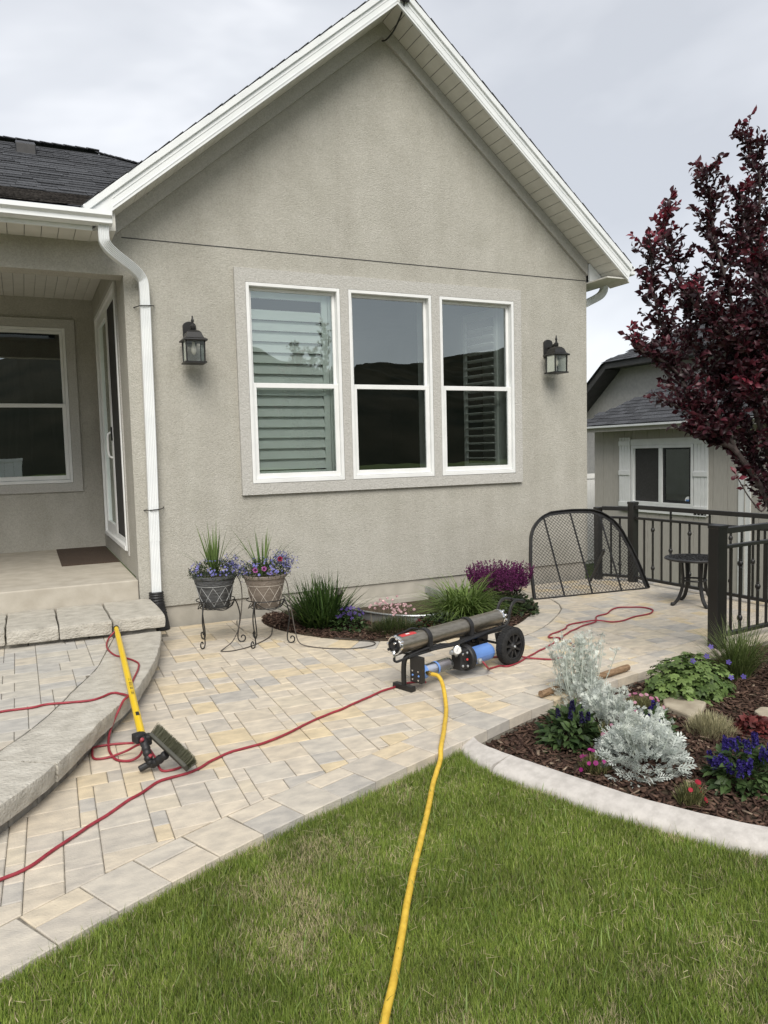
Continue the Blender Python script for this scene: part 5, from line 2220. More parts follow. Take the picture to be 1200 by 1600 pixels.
# thin drip tubes
for nm, pts, lb_ in (('drip_tube', [(1.49, 5.93, .56), (1.515, 5.90, .50), (1.522, 5.89, .40), (1.51, 5.88, .28), (1.48, 5.86, .15), (1.42, 5.83, .05), (1.33, 5.78, .007), (1.30, 5.72, .006), (1.37, 5.69, .006), (1.48, 5.72, .006), (1.60, 5.80, .006), (1.72, 5.92, .006), (1.80, 6.05, .007), (1.86, 6.22, .02)],
                      'thin drip tube hanging from the charcoal pot down to the pavers'),
                     ('drip_tube', [(1.79, 5.69, .57), (1.825, 5.66, .50), (1.838, 5.65, .38), (1.85, 5.63, .25), (1.86, 5.60, .12), (1.88, 5.56, .03), (1.95, 5.48, .007), (2.06, 5.36, .006), (2.20, 5.27, .006), (2.36, 5.27, .006), (2.43, 5.34, .006), (2.40, 5.43, .007), (2.30, 5.52, .012), (2.2, 5.62, .015)],
                      'thin drip tube looping from the taupe pot across the pavers')):
    m = MB()
    m.tube(spline(pts, 8), 0.0042, 7)
    tag(m.build(nm, 'drip_tube', smooth=True, origin=pts[7]), lb_, 'tube', 'drip tubes from the pots')

# ------------------------------------------------------------------ filter cart (local frame: x along the vessel, -y towards the viewer)
cart = thing('filter_cart', 'black wheeled cart carrying a steel pressure tube and blue filters', 'cart', (2.09, 4.19, 0), None, math.atan2(.31, .95))
ORI[cart] = Vector((0, 0, 0))
MX = Matrix(((0, 0, 1), (0, 1, 0), (-1, 0, 0)))       # local z of a lathe onto +x


def cp(mb, name, m, bv=0.0, smooth=False, parent=None):
    o = mb.build(name, m, parent or cart, smooth=smooth)
    ORI[o] = Vector((0, 0, 0))
    if bv:
        bevel(o, bv, 2)
    return o


VZ = .297
tube = cp(MB().lathe([(.0555, -.055), (.0565, -.05), (.0565, .985), (.0555, .99)], (0, 0, VZ), 32, MX), 'pressure_tube', 'steel', smooth=True)
cp(MB().lathe([(.0585, -.066), (.0605, -.062), (.0605, -.045), (.0575, -.042)], (0, 0, VZ), 32, MX), 'end_band', 'chrome', smooth=True)
cp(MB().lathe([(.0585, .968), (.0605, .972), (.0605, .992), (.0575, .996)], (0, 0, VZ), 32, MX), 'end_band', 'chrome', smooth=True)
cp(MB().lathe([(.0, -.078), (.022, -.080), (.024, -.070), (.05, -.068), (.054, -.060), (.054, -.05)], (0, 0, VZ), 32, MX, caps=False), 'end_plate', 'black_plastic', smooth=True)
cp(MB().lathe([(.054, .98), (.054, 1.0), (.045, 1.004), (.0, 1.005)], (0, 0, VZ), 32, MX, caps=False), 'end_plate', 'black_plastic', smooth=True)
for a in range(6):                                     # end ports
    th = R(60 * a + 20)
    m = MB()
    c = Vector((-.082, .036 * math.cos(th), VZ + .036 * math.sin(th)))
    m.lathe([(.006, -.012), (.009, -.010), (.009, .006), (.006, .010)], c, 8, MX)
    cp(m, 'port', 'black_plastic' if a % 2 else 'chrome', smooth=True)
for s, (x, y, z) in enumerate(((-.072, -.030, VZ + .052), (-.060, -.046, VZ + .044), (-.066, -.012, VZ + .060), (-.052, -.056, VZ + .028), (1.0, -.03, VZ + .048), (1.005, -.05, VZ + .02), (1.005, -.052, VZ - .012))):
    m = MB()
    m.lathe([(.002, -.011), (.009, -.007), (.011, 0), (.009, .007), (.002, .011)], (x, y, z), 10, MX)
    cp(m, 'fitting', 'chrome', smooth=True)
m = MB()
m.tube(spline([(-.085, -.022, VZ - .02), (-.098, -.03, VZ - .035), (-.10, -.034, VZ - .06)], 5), 0.009, 8)
cp(m, 'elbow', 'chrome', smooth=True)
m = MB()
m.tube(spline([(-.10, -.034, VZ - .06), (-.098, -.036, VZ - .085), (-.06, -.045, VZ - .088), (.10, -.055, VZ - .060), (.30, -.06, VZ - .050)], 6), 0.008, 8)
cp(m, 'black_line', 'black_plastic', smooth=True)
# red label on the tube, wrapped
vs, fs = [], []
for i in range(7):
    th = R(100 + i * 8 - 0)
    for x in (-.020, .115):
        vs.append((x, .0573 * math.cos(R(62 + 180 - i * 9) + math.pi * 0) * 1.0, VZ + .0573 * math.sin(R(62 + 180 - i * 9) + math.pi)))
vs = []
for i in range(8):
    th = R(62 + i * 8)                                 # angle from horizontal towards the viewer (-y)
    for x in (-.022, .112):
        vs.append((x, -.0572 * math.cos(th), VZ + .0572 * math.sin(th)))
fs = [(2 * i, 2 * i + 1, 2 * i + 3, 2 * i + 2) for i in range(7)]
cp(MB().add(vs, fs), 'red_label', 'red_print', smooth=True)
vs = []
for i in range(3):
    th = R(76 + i * 7)
    for x in (.030, .062):
        vs.append((x, -.0577 * math.cos(th), VZ + .0577 * math.sin(th)))
cp(MB().add(vs, [(0, 1, 3, 2), (2, 3, 5, 4)]), 'label_mark', 'white_print')
for x in (.205, .620):
    m = MB()
    m.lathe([(.0570, x - .017), (.0655, x - .017), (.0655, x + .017), (.0570, x + .017)], (0, 0, VZ), 32, MX, caps=False)
    m.box((x, -.056, VZ - .035), (.03, .02, .07))
    m.box((x, .056, VZ - .035), (.03, .02, .07))
    m.box((x, 0, VZ - .068), (.05, .13, .016))
    cp(m, 'clamp', 'black_plastic', .003)
for y in (-.055, .055):
    m = MB()
    m.tube(spline([(.0, y, .216), (.10, y, .222), (.50, y, .226), (.95, y, .226), (1.03, y, .232)], 5), .0105, 8)
    cp(m, 'side_rail', 'black_metal', smooth=True)
for x in (.06, .33, .74, .98):
    cp(MB().bb(x - .012, x + .012, -.06, .06, .214, .228), 'cross_bar', 'black_metal', .003)
m = MB()
m.tube(spline([(.20, 0, .216), (.10, 0, .216), (.045, 0, .206), (.020, 0, .178), (.012, 0, .12), (.012, 0, .03)], 6), .0165, 10)
cp(m, 'front_leg', 'black_metal', smooth=True)
cp(MB().bb(-.008, .034, -.085, .085, .0, .034), 'foot_bar', 'black_metal', .005)
# handle loop at the rear
for y in (-.055, .055):
    m = MB()
    m.tube(spline([(.96, y, .226), (1.02, y, .27), (1.045, y, .335), (1.075, y, .385), (1.13, y, .405), (1.21, y, .388)], 6), .0115, 8)
    cp(m, 'handle_arm', 'black_metal', smooth=True)
cp(MB().tube([(1.21, -.066, .388), (1.21, .066, .388)], .0125, 8), 'handle_grip', 'rubber', smooth=True)
# axle and wheels
AXL = .905
cp(MB().tube([(AXL, -.20, .133), (AXL, .20, .133)], .009, 10), 'axle', 'black_metal')
for y in (-.085, .085):
    m = MB()
    m.add([(AXL - .045, y - .006, .112), (AXL + .045, y - .006, .112), (AXL + .07, y - .006, .222), (AXL - .07, y - .006, .222), (AXL - .045, y + .006, .112), (AXL + .045, y + .006, .112), (AXL + .07, y + .006, .222), (AXL - .07, y + .006, .222)],
          [(3, 2, 1, 0), (4, 5, 6, 7), (0, 1, 5, 4), (1, 2, 6, 5), (2, 3, 7, 6), (3, 0, 4, 7)])
    cp(m, 'axle_plate', 'black_metal', .003)
MYm = Matrix(((1, 0, 0), (0, 0, -1), (0, 1, 0)))       # lathe z onto -y
for sg in (-1, 1):
    yc = .165 * sg
    Mw = MYm if sg < 0 else Matrix(((1, 0, 0), (0, 0, 1), (0, -1, 0)))
    wh = MB()
    wh.lathe([(.092, -.034), (.112, -.037), (.126, -.030), (.1315, -.020), (.1335, 0), (.1315, .020), (.126, .030), (.112, .037), (.092, .034)], (AXL, yc, .1335), 44, Mw, caps=False)
    wo = cp(wh, 'wheel', 'rubber', smooth=True)
    rb = MB()
    rb.lathe([(.092, .030), (.088, .028), (.086, .020), (.086, -.02)], (AXL, yc, .1335), 44, Mw, caps=False)
    rb.lathe([(.095, .030), (.088, .031), (.082, .028)], (AXL, yc, .1335), 44, Mw, caps=False)
    rb.lathe([(.0, .034), (.020, .034), (.024, .028), (.034, .022), (.036, .012), (.036, -.01)], (AXL, yc, .1335), 24, Mw, caps=False)
    for k in range(9):
        a = 2 * math.pi * k / 9 + .2
        c, s = math.cos(a), math.sin(a)
        y_ = yc + sg * .020
        rb.beam((AXL + .032 * c, y_, .1335 + .032 * s), (AXL + .088 * c, y_, .1335 + .088 * s), .014, .016, (0, 1, 0))
    cp(rb, 'rim', 'black_plastic', smooth=True, parent=wo)
    cp(MB().lathe([(.0, .002), (.088, .002)], (AXL, yc, .1335), 30, Mw, caps=False), 'rim_disc', 'black_metal', parent=wo)
    cp(MB().lathe([(.0, .044), (.006, .043), (.009, .038), (.009, .03)], (AXL, yc, .1335), 12, Mw, caps=False), 'hub_bolt', 'galvanised', smooth=True, parent=wo)
    tr = MB()
    for k in range(44):                                # tread blocks
        a = 2 * math.pi * k / 44
        for off_ in (-.014, .014):
            aa = a + (off_ > 0) * .07
            c, s = math.cos(aa), math.sin(aa)
            Mt = Matrix(((c, 0, -s), (0, 1, 0), (s, 0, c)))
            tr.box((AXL + .1325 * c, yc + off_, .1335 + .1325 * s), (.004, .020, .012), Mt)
    tag(cp(tr, 'tread', 'rubber', parent=wo), kind='stuff')
# filter housings on the near side
FY = -.085
m = MB()
m.lathe([(.0, .775), (.046, .772), (.056, .758), (.0585, .73), (.0585, .55), (.0615, .546), (.0615, .53)], (0, FY, .112), 28, MX, caps=False)
cp(m, 'blue_housing', 'blue_plastic', smooth=True)
for k in range(16):
    th = 2 * math.pi * k / 16
    cp(MB().beam((.56, FY + .0588 * math.cos(th), .112 + .0588 * math.sin(th)), (.755, FY + .0578 * math.cos(th), .112 + .0578 * math.sin(th)), .004, .004), 'housing_rib', 'blue_plastic') if k % 4 == 0 else None
m = MB()
m.lathe([(.0, .535), (.082, .535), (.088, .528), (.088, .500), (.080, .492), (.0, .492)], (0, FY, .118), 34, MX, caps=False)
cp(m, 'housing_head', 'black_plastic', smooth=True)
m = MB()
m.lathe([(.03, .492), (.018, .486), (.018, .47), (.0, .47)], (0, FY, .118), 16, MX, caps=False)
m.box((.455, FY - .004, .122), (.085, .085, .135))
cp(m, 'manifold', 'black_plastic', .008)
m = MB()
m.lathe([(.013, 0), (.018, .004), (.018, .022), (.010, .028), (.004, .03)], (.545, FY - .085, .105), 14, MYm)
cp(m, 'coupling', 'galvanised', smooth=True)
m = MB()
m.lathe([(.020, -.008), (.027, -.006), (.028, 0), (.028, .014), (.025, .016)], (.362, FY - .06, .212), 24, Matrix.Rotation(R(-40), 3, 'Z') @ MYm)
gg = cp(m, 'gauge', 'chrome', smooth=True)
m = MB()
m.lathe([(.0, .0168), (.0245, .0165)], (.362, FY - .06, .212), 24, Matrix.Rotation(R(-40), 3, 'Z') @ MYm, caps=False)
cp(m, 'dial', 'gauge_face', parent=gg)
m = MB()
m.beam(Vector((.362, FY - .06, .212)) + Matrix.Rotation(R(-40), 3, 'Z') @ Vector((-.004, -.0178, -.010)), Vector((.362, FY - .06, .212)) + Matrix.Rotation(R(-40), 3, 'Z') @ Vector((.006, -.0178, .016)), .0025, .001)
cp(m, 'needle', 'black_plastic', parent=gg)
for (x, z, mt_) in ((.43, .165, 'chrome'), (.475, .165, 'galvanised'), (.43, .085, 'galvanised'), (.475, .12, 'red_print'), (.48, .075, 'galvanised'), (.445, .125, 'black_metal')):
    m = MB()
    m.lathe([(.0085, 0), (.0085, .006), (.005, .009), (.0, .0095)], (x, FY - .0465, z), 10, MYm, caps=False)
    cp(m, 'bolt', mt_, smooth=True)
m = MB()
m.tube(spline([(.36, FY - .02, .185), (.40, FY - .02, .165), (.42, FY, .15)], 5), .012, 8)
m.lathe([(.014, -.012), (.016, -.01), (.016, .01), (.012, .014)], (.355, FY - .02, .187), 10, MX)
cp(m, 'inlet_elbow', 'galvanised', smooth=True)
for y in (-.02, .0, .02):                                # bundle of lines under the tube
    m = MB()
    m.tube(spline([(.18, -.06 + y, .232), (.30, -.07 + y, .236 + y * .3), (.42, -.075 + y, .225), (.52, -.07 + y, .232), (.75, -.06 + y * .5, .238), (1.0, -.05 + y * .5, .245)], 6), .0065, 7)
    cp(m, 'black_line', 'black_plastic', smooth=True)
m = MB()
m.tube(spline([(.20, .05, VZ + .05), (.12, .03, VZ + .072), (.05, .02, VZ + .066), (-.05, .01, VZ + .06)], 5), .006, 7)
cp(m, 'black_line', 'black_plastic', smooth=True)
# clear sediment filter with blue head
CY, CZ = -.085, .112
m = MB()
m.lathe([(.0, .060), (.036, .062), (.044, .070), (.046, .085), (.046, .108), (.040, .112)], (0, CY, CZ), 26, MX, caps=False)
cp(m, 'filter_head', 'blue_plastic', smooth=True)
m = MB()
m.lathe([(.0405, .108), (.0405, .345), (.036, .352), (.0, .353)], (0, CY, CZ), 26, MX, caps=False)
cp(m, 'filter_bowl', 'filter_glass', smooth=True)
m = MB()
m.lathe([(.0, .112), (.031, .112), (.031, .215), (.0, .215)], (0, CY, CZ), 22, MX, caps=False)
cp(m, 'filter_core', 'clear_plastic', smooth=True)
m = MB()
m.lathe([(.042, .205), (.043, .207), (.043, .219), (.042, .221)], (0, CY, CZ), 26, MX, caps=False)
cp(m, 'filter_ring', 'blue_plastic', smooth=True)
prof_c = []
for i in range(27):
    x = .222 + i * .0046
    prof_c.append((.034 if i % 2 else .028, x))
m = MB()
m.lathe(prof_c, (0, CY, CZ), 22, MX)
cp(m, 'filter_core', 'filter_core', smooth=True)
m = MB()
m.bb(.028, .062, CY - .055, CY + .045, CZ - .055, .222)
cp(m, 'filter_bracket', 'black_metal', .003)
for (y, z, mt_) in ((-.03, .02, 'chrome'), (.02, .02, 'chrome'), (-.03, -.035, 'chrome'), (.02, -.035, 'chrome'), (-.032, -.008, 'blue_plastic'), (.02, -.008, 'blue_plastic')):
    m = MB()
    m.lathe([(.007, 0), (.006, .004), (.0, .005)], (.0275, CY + y, CZ + z), 8, Matrix(((0, 0, -1), (0, 1, 0), (1, 0, 0))), caps=False)
    cp(m, 'bolt', mt_, smooth=True)
m = MB()
m.lathe([(.010, -.05), (.012, -.046), (.012, -.034), (.016, -.032), (.016, -.018), (.011, -.016), (.011, .0)], (.085, CY - .045, CZ + .006), 12, Matrix(((1, 0, 0), (0, 0, 1), (0, -1, 0))))
cp(m, 'hose_coupling', 'brass', smooth=True)

# ------------------------------------------------------------------ hoses


def c2w(x, y, z):
    ca, sa = math.cos(math.atan2(.31, .95)), math.sin(math.atan2(.31, .95))
    return (2.09 + x * ca - y * sa, 4.19 + x * sa + y * ca, z)


def hose(name, pts, r_, m, label, group, n=10, wob=0.0):
    P = spline(pts, 10)
    if wob:
        P = [p + Vector((mn.noise(p * 9) * wob, mn.noise(p * 9 + Vector((5, 5, 5))) * wob, 0)) for p in P]
    mb = MB()
    mb.tube(P, r_, n)
    o = mb.build(name, m, smooth=True, origin=pts[len(pts) // 2])
    return tag(o, label, 'hose', group)


ys_ = Vector(c2w(.085, CY - .092, CZ + .006))
hose('garden_hose', [tuple(ys_), (2.243, 4.0, .114), (2.232, 3.93, .085), (2.185, 3.82, .04), (2.104, 3.67, .0150), (1.954, 3.433, .0145), (1.868, 3.305, .0145), (1.836, 3.258, .0135), (1.808, 3.215, .006), (1.775, 3.165, -.022), (1.645, 3.0, -.038),
                     (1.51, 2.80, -.034), (1.385, 2.62, -.032), (1.195, 2.35, -.028), (1.03, 2.10, -.024), (.90, 1.90, -.022), (.785, 1.735, -.020), (.60, 1.45, -.018), (.40, 1.1, -.02)], .0125, 'yellow_hose',
     'thick yellow hose running from the cart across the lawn', 'hoses', wob=.0012)
hose('thin_hose', [c2w(.10, -.10, .045), (2.20, 4.26, .012), (2.10, 4.265, .008), (1.97, 4.213, .008), (1.80, 4.13, .008), (1.638, 4.045, .008), (1.518, 3.988, .008), (1.348, 3.906, .008), (1.163, 3.792, .008), (1.0, 3.735, .008), (.866, 3.71, .008), (.745, 3.64, .008), (.645, 3.568, .008), (.49, 3.525, .008),
                   (.362, 3.417, .008), (.189, 3.247, .008), (.062, 3.14, .008), (-.032, 3.031, .008), (-.097, 2.982, .008), (-.159, 2.954, .008), (-.45, 2.83, .008), (-.9, 2.7, .008)], .0068, 'red_hose',
     'long red hose snaking over the pavers from the cart to the left edge', 'hoses', wob=.012)
cpl = c2w(.545, FY - .115, .105)
hose('thin_hose', [cpl, (cpl[0] + .03, cpl[1] - .02, .06), (2.80, 4.27, .012), (2.901, 4.300, .008), (2.955, 4.262, .008), (3.106, 4.331, .008), (3.198, 4.392, .008), (3.479, 4.536, .008), (3.714, 4.673, .009), (3.874, 4.788, .008), (4.158, 4.935, .008), (4.351, 4.992, .009), (4.43, 5.08, .008), (4.527, 5.164, .008), (4.655, 5.192, .008),
                   (4.80, 5.29, .008), (4.888, 5.332, .008), (4.984, 5.319, .008), (5.113, 5.225, .008), (5.11, 5.10, .008), (4.967, 4.995, .008), (4.756, 4.966, .008), (4.591, 4.913, .008), (4.47, 4.915, .008), (4.36, 5.00, .020), (4.223, 5.042, .008), (4.09, 5.026, .008), (3.956, 4.918, .008), (3.754, 4.836, .008), (3.680, 4.765, .008),
                   (3.705, 4.675, .021), (3.735, 4.575, .008), (3.66, 4.44, .008), (3.50, 4.30, .008), (3.34, 4.245, .008), (3.22, 4.33, .008), (3.12, 4.40, .021), (3.02, 4.50, .008), (2.90, 4.56, .008)], .0065, 'red_hose',
     'looping red hose lying on the pavers right of the cart wheel', 'hoses', wob=.008)
hose('thin_hose', [(-.9, 4.40, .158), (-.5, 4.46, .158), (-.187, 4.504, .158), (-.03, 4.493, .158), (.056, 4.513, .158), (.274, 4.463, .158), (.383, 4.538, .158), (.43, 4.50, .158), (.462, 4.405, .166), (.43, 4.345, .162), (.385, 4.290, .110), (.345, 4.240, .045), (.325, 4.16, .009), (.319, 4.026, .008), (.335, 3.90, .008), (.39, 3.848, .008), (.44, 3.83, .03), (.46, 3.78, .10)], .0065, 'red_hose',
     'red hose crossing the curved stone step to the brush head', 'hoses', wob=.004)
hose('thin_hose', [(.570, 5.98, .215), (.515, 5.95, .17), (.480, 5.80, .158), (.470, 5.62, .158), (.500, 5.42, .158), (.560, 5.30, .158), (.610, 5.14, .158), (.590, 4.97, .158), (.545, 4.80, .158), (.520, 4.69, .158), (.500, 4.56, .158), (.470, 4.43, .166)], .0060, 'red_hose',
     'red hose looping beside the upper end of the yellow pole', 'hoses', wob=.004)
hose('thin_hose', [(.470, 3.86, .13), (.455, 4.00, .06), (.445, 4.09, .008), (.355, 4.118, .008), (.255, 4.125, .008), (.238, 4.06, .008), (.240, 3.965, .008), (.30, 3.945, .008), (.39, 3.95, .022), (.44, 3.90, .06), (.475, 3.80, .10)], .0060, 'red_hose',
     'red hose looping on the pavers left of the brush head', 'hoses')
hose('thin_hose', [(.46, 3.80, .11), (.50, 3.72, .05), (.515, 3.655, .009), (.56, 3.632, .008), (.61, 3.65, .008), (.64, 3.70, .02)], .0060, 'red_hose',
     'short red hose loop lying below the brush', 'hoses')

# ------------------------------------------------------------------ water-fed pole with brush
wp = thing('brush_pole', 'yellow telescopic pole with black gooseneck and bristle brush lying on the step', 'brush pole', (0.5, 4.5, 0.15))
A_, B_ = Vector((.570, 5.997, .225)), Vector((.450, 3.762, .147))
dd = (B_ - A_).normalized()
m = MB()
m.tube([A_ + dd * .02, A_.lerp(B_, .08)], .0165, 16)
m.tube([A_.lerp(B_, .082), A_.lerp(B_, .99)], .0190, 16)
m.build('pole', 'yellow_pole', wp, smooth=True)
m = MB()
m.tube([A_ - dd * .005, A_ + dd * .022], .020, 14)
m.build('end_cap', 'black_plastic', wp, smooth=True)
# dark maker's marks along the pole: dashes and a square
sd_ = Vector((0, 0, 1)).cross(dd).normalized()
rdm = random.Random(2)
frm = .60
for wd_ in (.006, .010, .0, .012, .008, .010, .006, .012, .010, .0, .008, .012, .008):
    if wd_:
        c = A_.lerp(B_, frm) + Vector((0, 0, 1)) * .0165 - sd_ * .0095 * 0 + sd_ * (-.004)
        th = R(20)
        mk = MB()
        base = A_.lerp(B_, frm)
        for r0 in range(3):
            a0, a1 = R(62 + r0 * 16), R(62 + r0 * 16 + (13 if rdm.random() < .75 else 6))
            pts4 = []
            for aa, s_ in ((a0, 0), (a1, 0), (a1, wd_ * 1.25), (a0, wd_ * 1.25)):
                q = sd_ * math.cos(aa) + (dd.cross(sd_)) * (-math.sin(aa) if dd.cross(sd_).z < 0 else math.sin(aa))
                pts4.append(base + dd * s_ + q * .0193)
            mk.add(pts4, [(0, 1, 2, 3)])
        tag(mk.build('lettering', 'black_plastic', wp, fix=False), kind='stuff')
    frm += .0105
mk = MB()
base = A_.lerp(B_, .86)
up_ = dd.cross(sd_)
if up_.z < 0:
    up_ = -up_
pts4 = []
for i in range(5):
    aa = R(58 + i * 14)
    for s_ in (0, .055):
        pts4.append(base + dd * s_ + (sd_ * math.cos(aa) + up_ * math.sin(aa)) * .01935)
mk.add(pts4, [(2 * i, 2 * i + 1, 2 * i + 3, 2 * i + 2) for i in range(4)])
mk.build('square_mark', 'black_plastic', wp, fix=False)
E_ = A_.lerp(B_, .985)
neck = spline([tuple(E_), (.452, 3.72, .138), (.458, 3.685, .105), (.465, 3.67, .062), (.478, 3.672, .040), (.500, 3.650, .058), (.540, 3.622, .094)], 6)
m = MB()
rr = [(.0215 if i % 3 else .0175) for i in range(len(neck))]
m.tube(neck, rr, 12)
m.build('gooseneck', 'black_plastic', wp, smooth=True)
m = MB()
m.box((.432, 3.755, .150), (.05, .055, .045), Matrix.Rotation(R(20), 3, 'Z'))
m.box((.475, 3.74, .140), (.03, .05, .05))
bevel(m.build('clamp', 'black_plastic', wp), .008)
m = MB()
m.lathe([(.012, -.03), (.016, -.028), (.016, .028), (.012, .03)], (.445, 3.672, .035), 12, Matrix.Rotation(R(70), 3, 'Y'))
bevel(m.build('pivot_knob', 'black_plastic', wp), .004)
m = MB()
m.lathe([(.006, -.02), (.009, -.018), (.009, .018), (.006, .02)], (.440, 3.70, .155), 10, Matrix.Rotation(R(60), 3, 'X'))
m.build('hose_joint', 'red_hose', wp, smooth=True)
m = MB()
m.lathe([(.006, -.02), (.009, -.018), (.009, .018), (.006, .02)], (.470, 3.665, .075), 10, Matrix.Rotation(R(30), 3, 'X'))
m.build('hose_joint', 'red_hose', wp, smooth=True)
# brush: block and tufts
b0, b1 = Vector((.487, 3.712, .166)), Vector((.612, 3.512, .050))
bx_ = (b1 - b0).normalized()
face = Vector((.62, .28, .50))                         # bristles point up and to the right
face = (face - bx_ * face.dot(bx_)).normalized()
sidev = bx_.cross(face).normalized()
MBr = Matrix((bx_, sidev, face)).transposed()
bl = (b1 - b0).length
m = MB()
m.box((b0 + b1) / 2, (bl, .055, .018), MBr)
bevel(m.build('brush_block', 'brush_block', wp), .004)
nt_ = 2600
u1 = rng.uniform(-.5, .5, nt_) * bl
u2 = rng.uniform(-.5, .5, nt_) * .056
c0 = np.array((b0 + b1) / 2)
Xb, Yb, Zb = np.array(bx_), np.array(sidev), np.array(face)
Pb = c0 + u1[:, None] * Xb + u2[:, None] * Yb + Zb * .006
Db = Zb + Yb * (u2 / .05 * .45)[:, None] + Xb * (u1 / bl * .10)[:, None] + rng.normal(0, .07, (nt_, 3))
Lb = rng.uniform(.042, .056, nt_)
Db = nrm(Db)
Sb = nrm(np.cross(Db, rng.normal(0, 1, (nt_, 3))))
Vb = np.stack([Pb - Sb * .0007, Pb + Sb * .0007, Pb + Db * Lb[:, None] + Sb * .0006, Pb + Db * Lb[:, None] - Sb * .0006], 1)
fb_ = Foliage()
fb_.raw(Vb, [(0, 1, 2), (0, 2, 3)], tints(nt_, (.06, .062, .035), (.17, .17, .11)))
fb_.build('bristles', 'leaf', wp)

# wooden log stake on the border pavers
lg = MB()
LP = spline([(2.735, 3.622, .027), (2.95, 3.675, .025), (3.2, 3.715, .025), (3.42, 3.752, .027), (3.575, 3.785, .028)], 6)
lg.tube(LP, [.021 + .003 * mn.noise(p * 14) for p in LP], 14)
tag(lg.build('wooden_stake', 'log_bark', smooth=True, origin=(3.15, 3.7, 0)), 'round brown wooden stake lying on the patio border behind the silver plants', 'stake')

# flagstones in the bed
for pts, lb_ in (([(3.36, 3.26), (3.35, 3.04), (3.47, 3.08), (3.62, 3.18), (3.58, 3.36), (3.45, 3.36)], 'tan flagstone lying in mulch before the geranium mound'),
                 ([(3.66, 2.82), (3.80, 2.79), (3.90, 2.90), (3.82, 2.97), (3.73, 2.94)], 'tan flagstone in the mulch at the right picture edge')):
    m = MB()
    m.prism(pts, -.085, -.038)
    o = m.build('flagstone', 'flagstone', origin=(pts[0][0], pts[0][1], -.085))
    bevel(o, .010, 2)
    tag(o, lb_, 'stone', 'flagstones in the flower bed')

# ------------------------------------------------------------------ plants in the beds
def clump(name, label, c, n, length, width, ta, tb, lean=(0.1, 0.9), bend=(0.2, 0.8), spread=.06, segs=5, cat='plant', group='plants in the wall bed'):
    t = thing(name, label, cat, c, group)
    f = Foliage()
    a = rng.uniform(0, 2 * math.pi, n)
    l = rng.uniform(*lean, n)
    rr = spread * np.sqrt(rng.random(n))
    b = rng.uniform(0, 2 * math.pi, n)
    P = np.stack([c[0] + rr * np.cos(b), c[1] + rr * np.sin(b), np.full(n, c[2])], 1)
    D = np.stack([np.cos(a) * l, np.sin(a) * l, np.ones(n)], 1)
    f.blades(P, D, rng.uniform(*length, n), rng.uniform(*width, n), tints(n, ta, tb), bend=rng.uniform(*bend, n), segs=segs)
    f.build('leaves', 'leaf', t)
    return t


clump('daylily_clump', 'dark green strappy grass clump right of the taupe pot', (2.27, 6.10, .01), 640, (.30, .50), (.012, .020), (.016, .036, .009), (.075, .135, .03), (0.05, 1.7), (.05, .5), .15)
clump('daylily_clump', 'bright green arching grass clump behind the steel pressure tube', (3.46, 5.72, .01), 720, (.34, .58), (.009, .015), (.07, .125, .024), (.20, .28, .075), (0.25, 1.5), (.9, 2.2), .12, 8)
clump('ornamental_grass', 'fine green ornamental grass at the foot of the near railing', (4.28, 3.50, -.08), 460, (.25, .46), (.005, .008), (.07, .11, .025), (.18, .22, .08), (0.1, .9), (.3, 1.1), .07, 7, group='plants in the flower bed')


def leafy(name, label, c, rx, ry, h, n, leaf, ta, tb, cat='plant', group='plants in the flower bed', zmin=-.05, wr=.5, fold=.2, shell=.45):
    t = thing(name, label, cat, c, group)
    f = Foliage()
    P, d = mound_pts(n, c, rx, ry, h, zmin, shell)
    P[:, 2] = np.maximum(P[:, 2], c[2] + .004)
    D = nrm(d * np.array([1, 1, .55]) + rng.normal(0, .45, (n, 3)))
    L_ = rng.uniform(*leaf, n)
    f.leaves(P, D, nrm(d * .5 + np.array([0, 0, 1.0]) + rng.normal(0, .3, (n, 3))), L_, L_ * wr, tints(n, ta, tb), fold, .2)
    f.build('foliage', 'leaf', t)
    return t


def spikes(t, P, D, L_, r_, col_a, col_b, per, fl=.007):
    """flower spikes: stem with florets all along."""
    f = Foliage()
    st = Foliage()
    n = len(P)
    st.blades(P, D, L_, .003, tints(n, (.03, .03, .02), (.06, .05, .04)), bend=.05, segs=3)
    st.build('stems', 'leaf', t)
    Dn = nrm(np.asarray(D, float))
    q = rng.uniform(.35, 1.0, (n, per))
    base = P[:, None, :] + Dn[:, None, :] * (q * L_[:, None])[..., None]
    off = dirs(n * per, -.3, .6).reshape(n, per, 3)
    rad = (r_ * (1.25 - q))[..., None]
    pos = (base + off * rad).reshape(-1, 3)
    nn_ = off.reshape(-1, 3)
    flowers(f, pos, nn_, rng.uniform(fl * .7, fl * 1.2, len(pos)), tints(len(pos), col_a, col_b), 4, .7, .7)
    f.build('flower_spikes', 'petal', t)


def up(n, s=.25):
    return np.stack([rng.normal(0, s, n), rng.normal(0, s, n), np.ones(n)], 1)


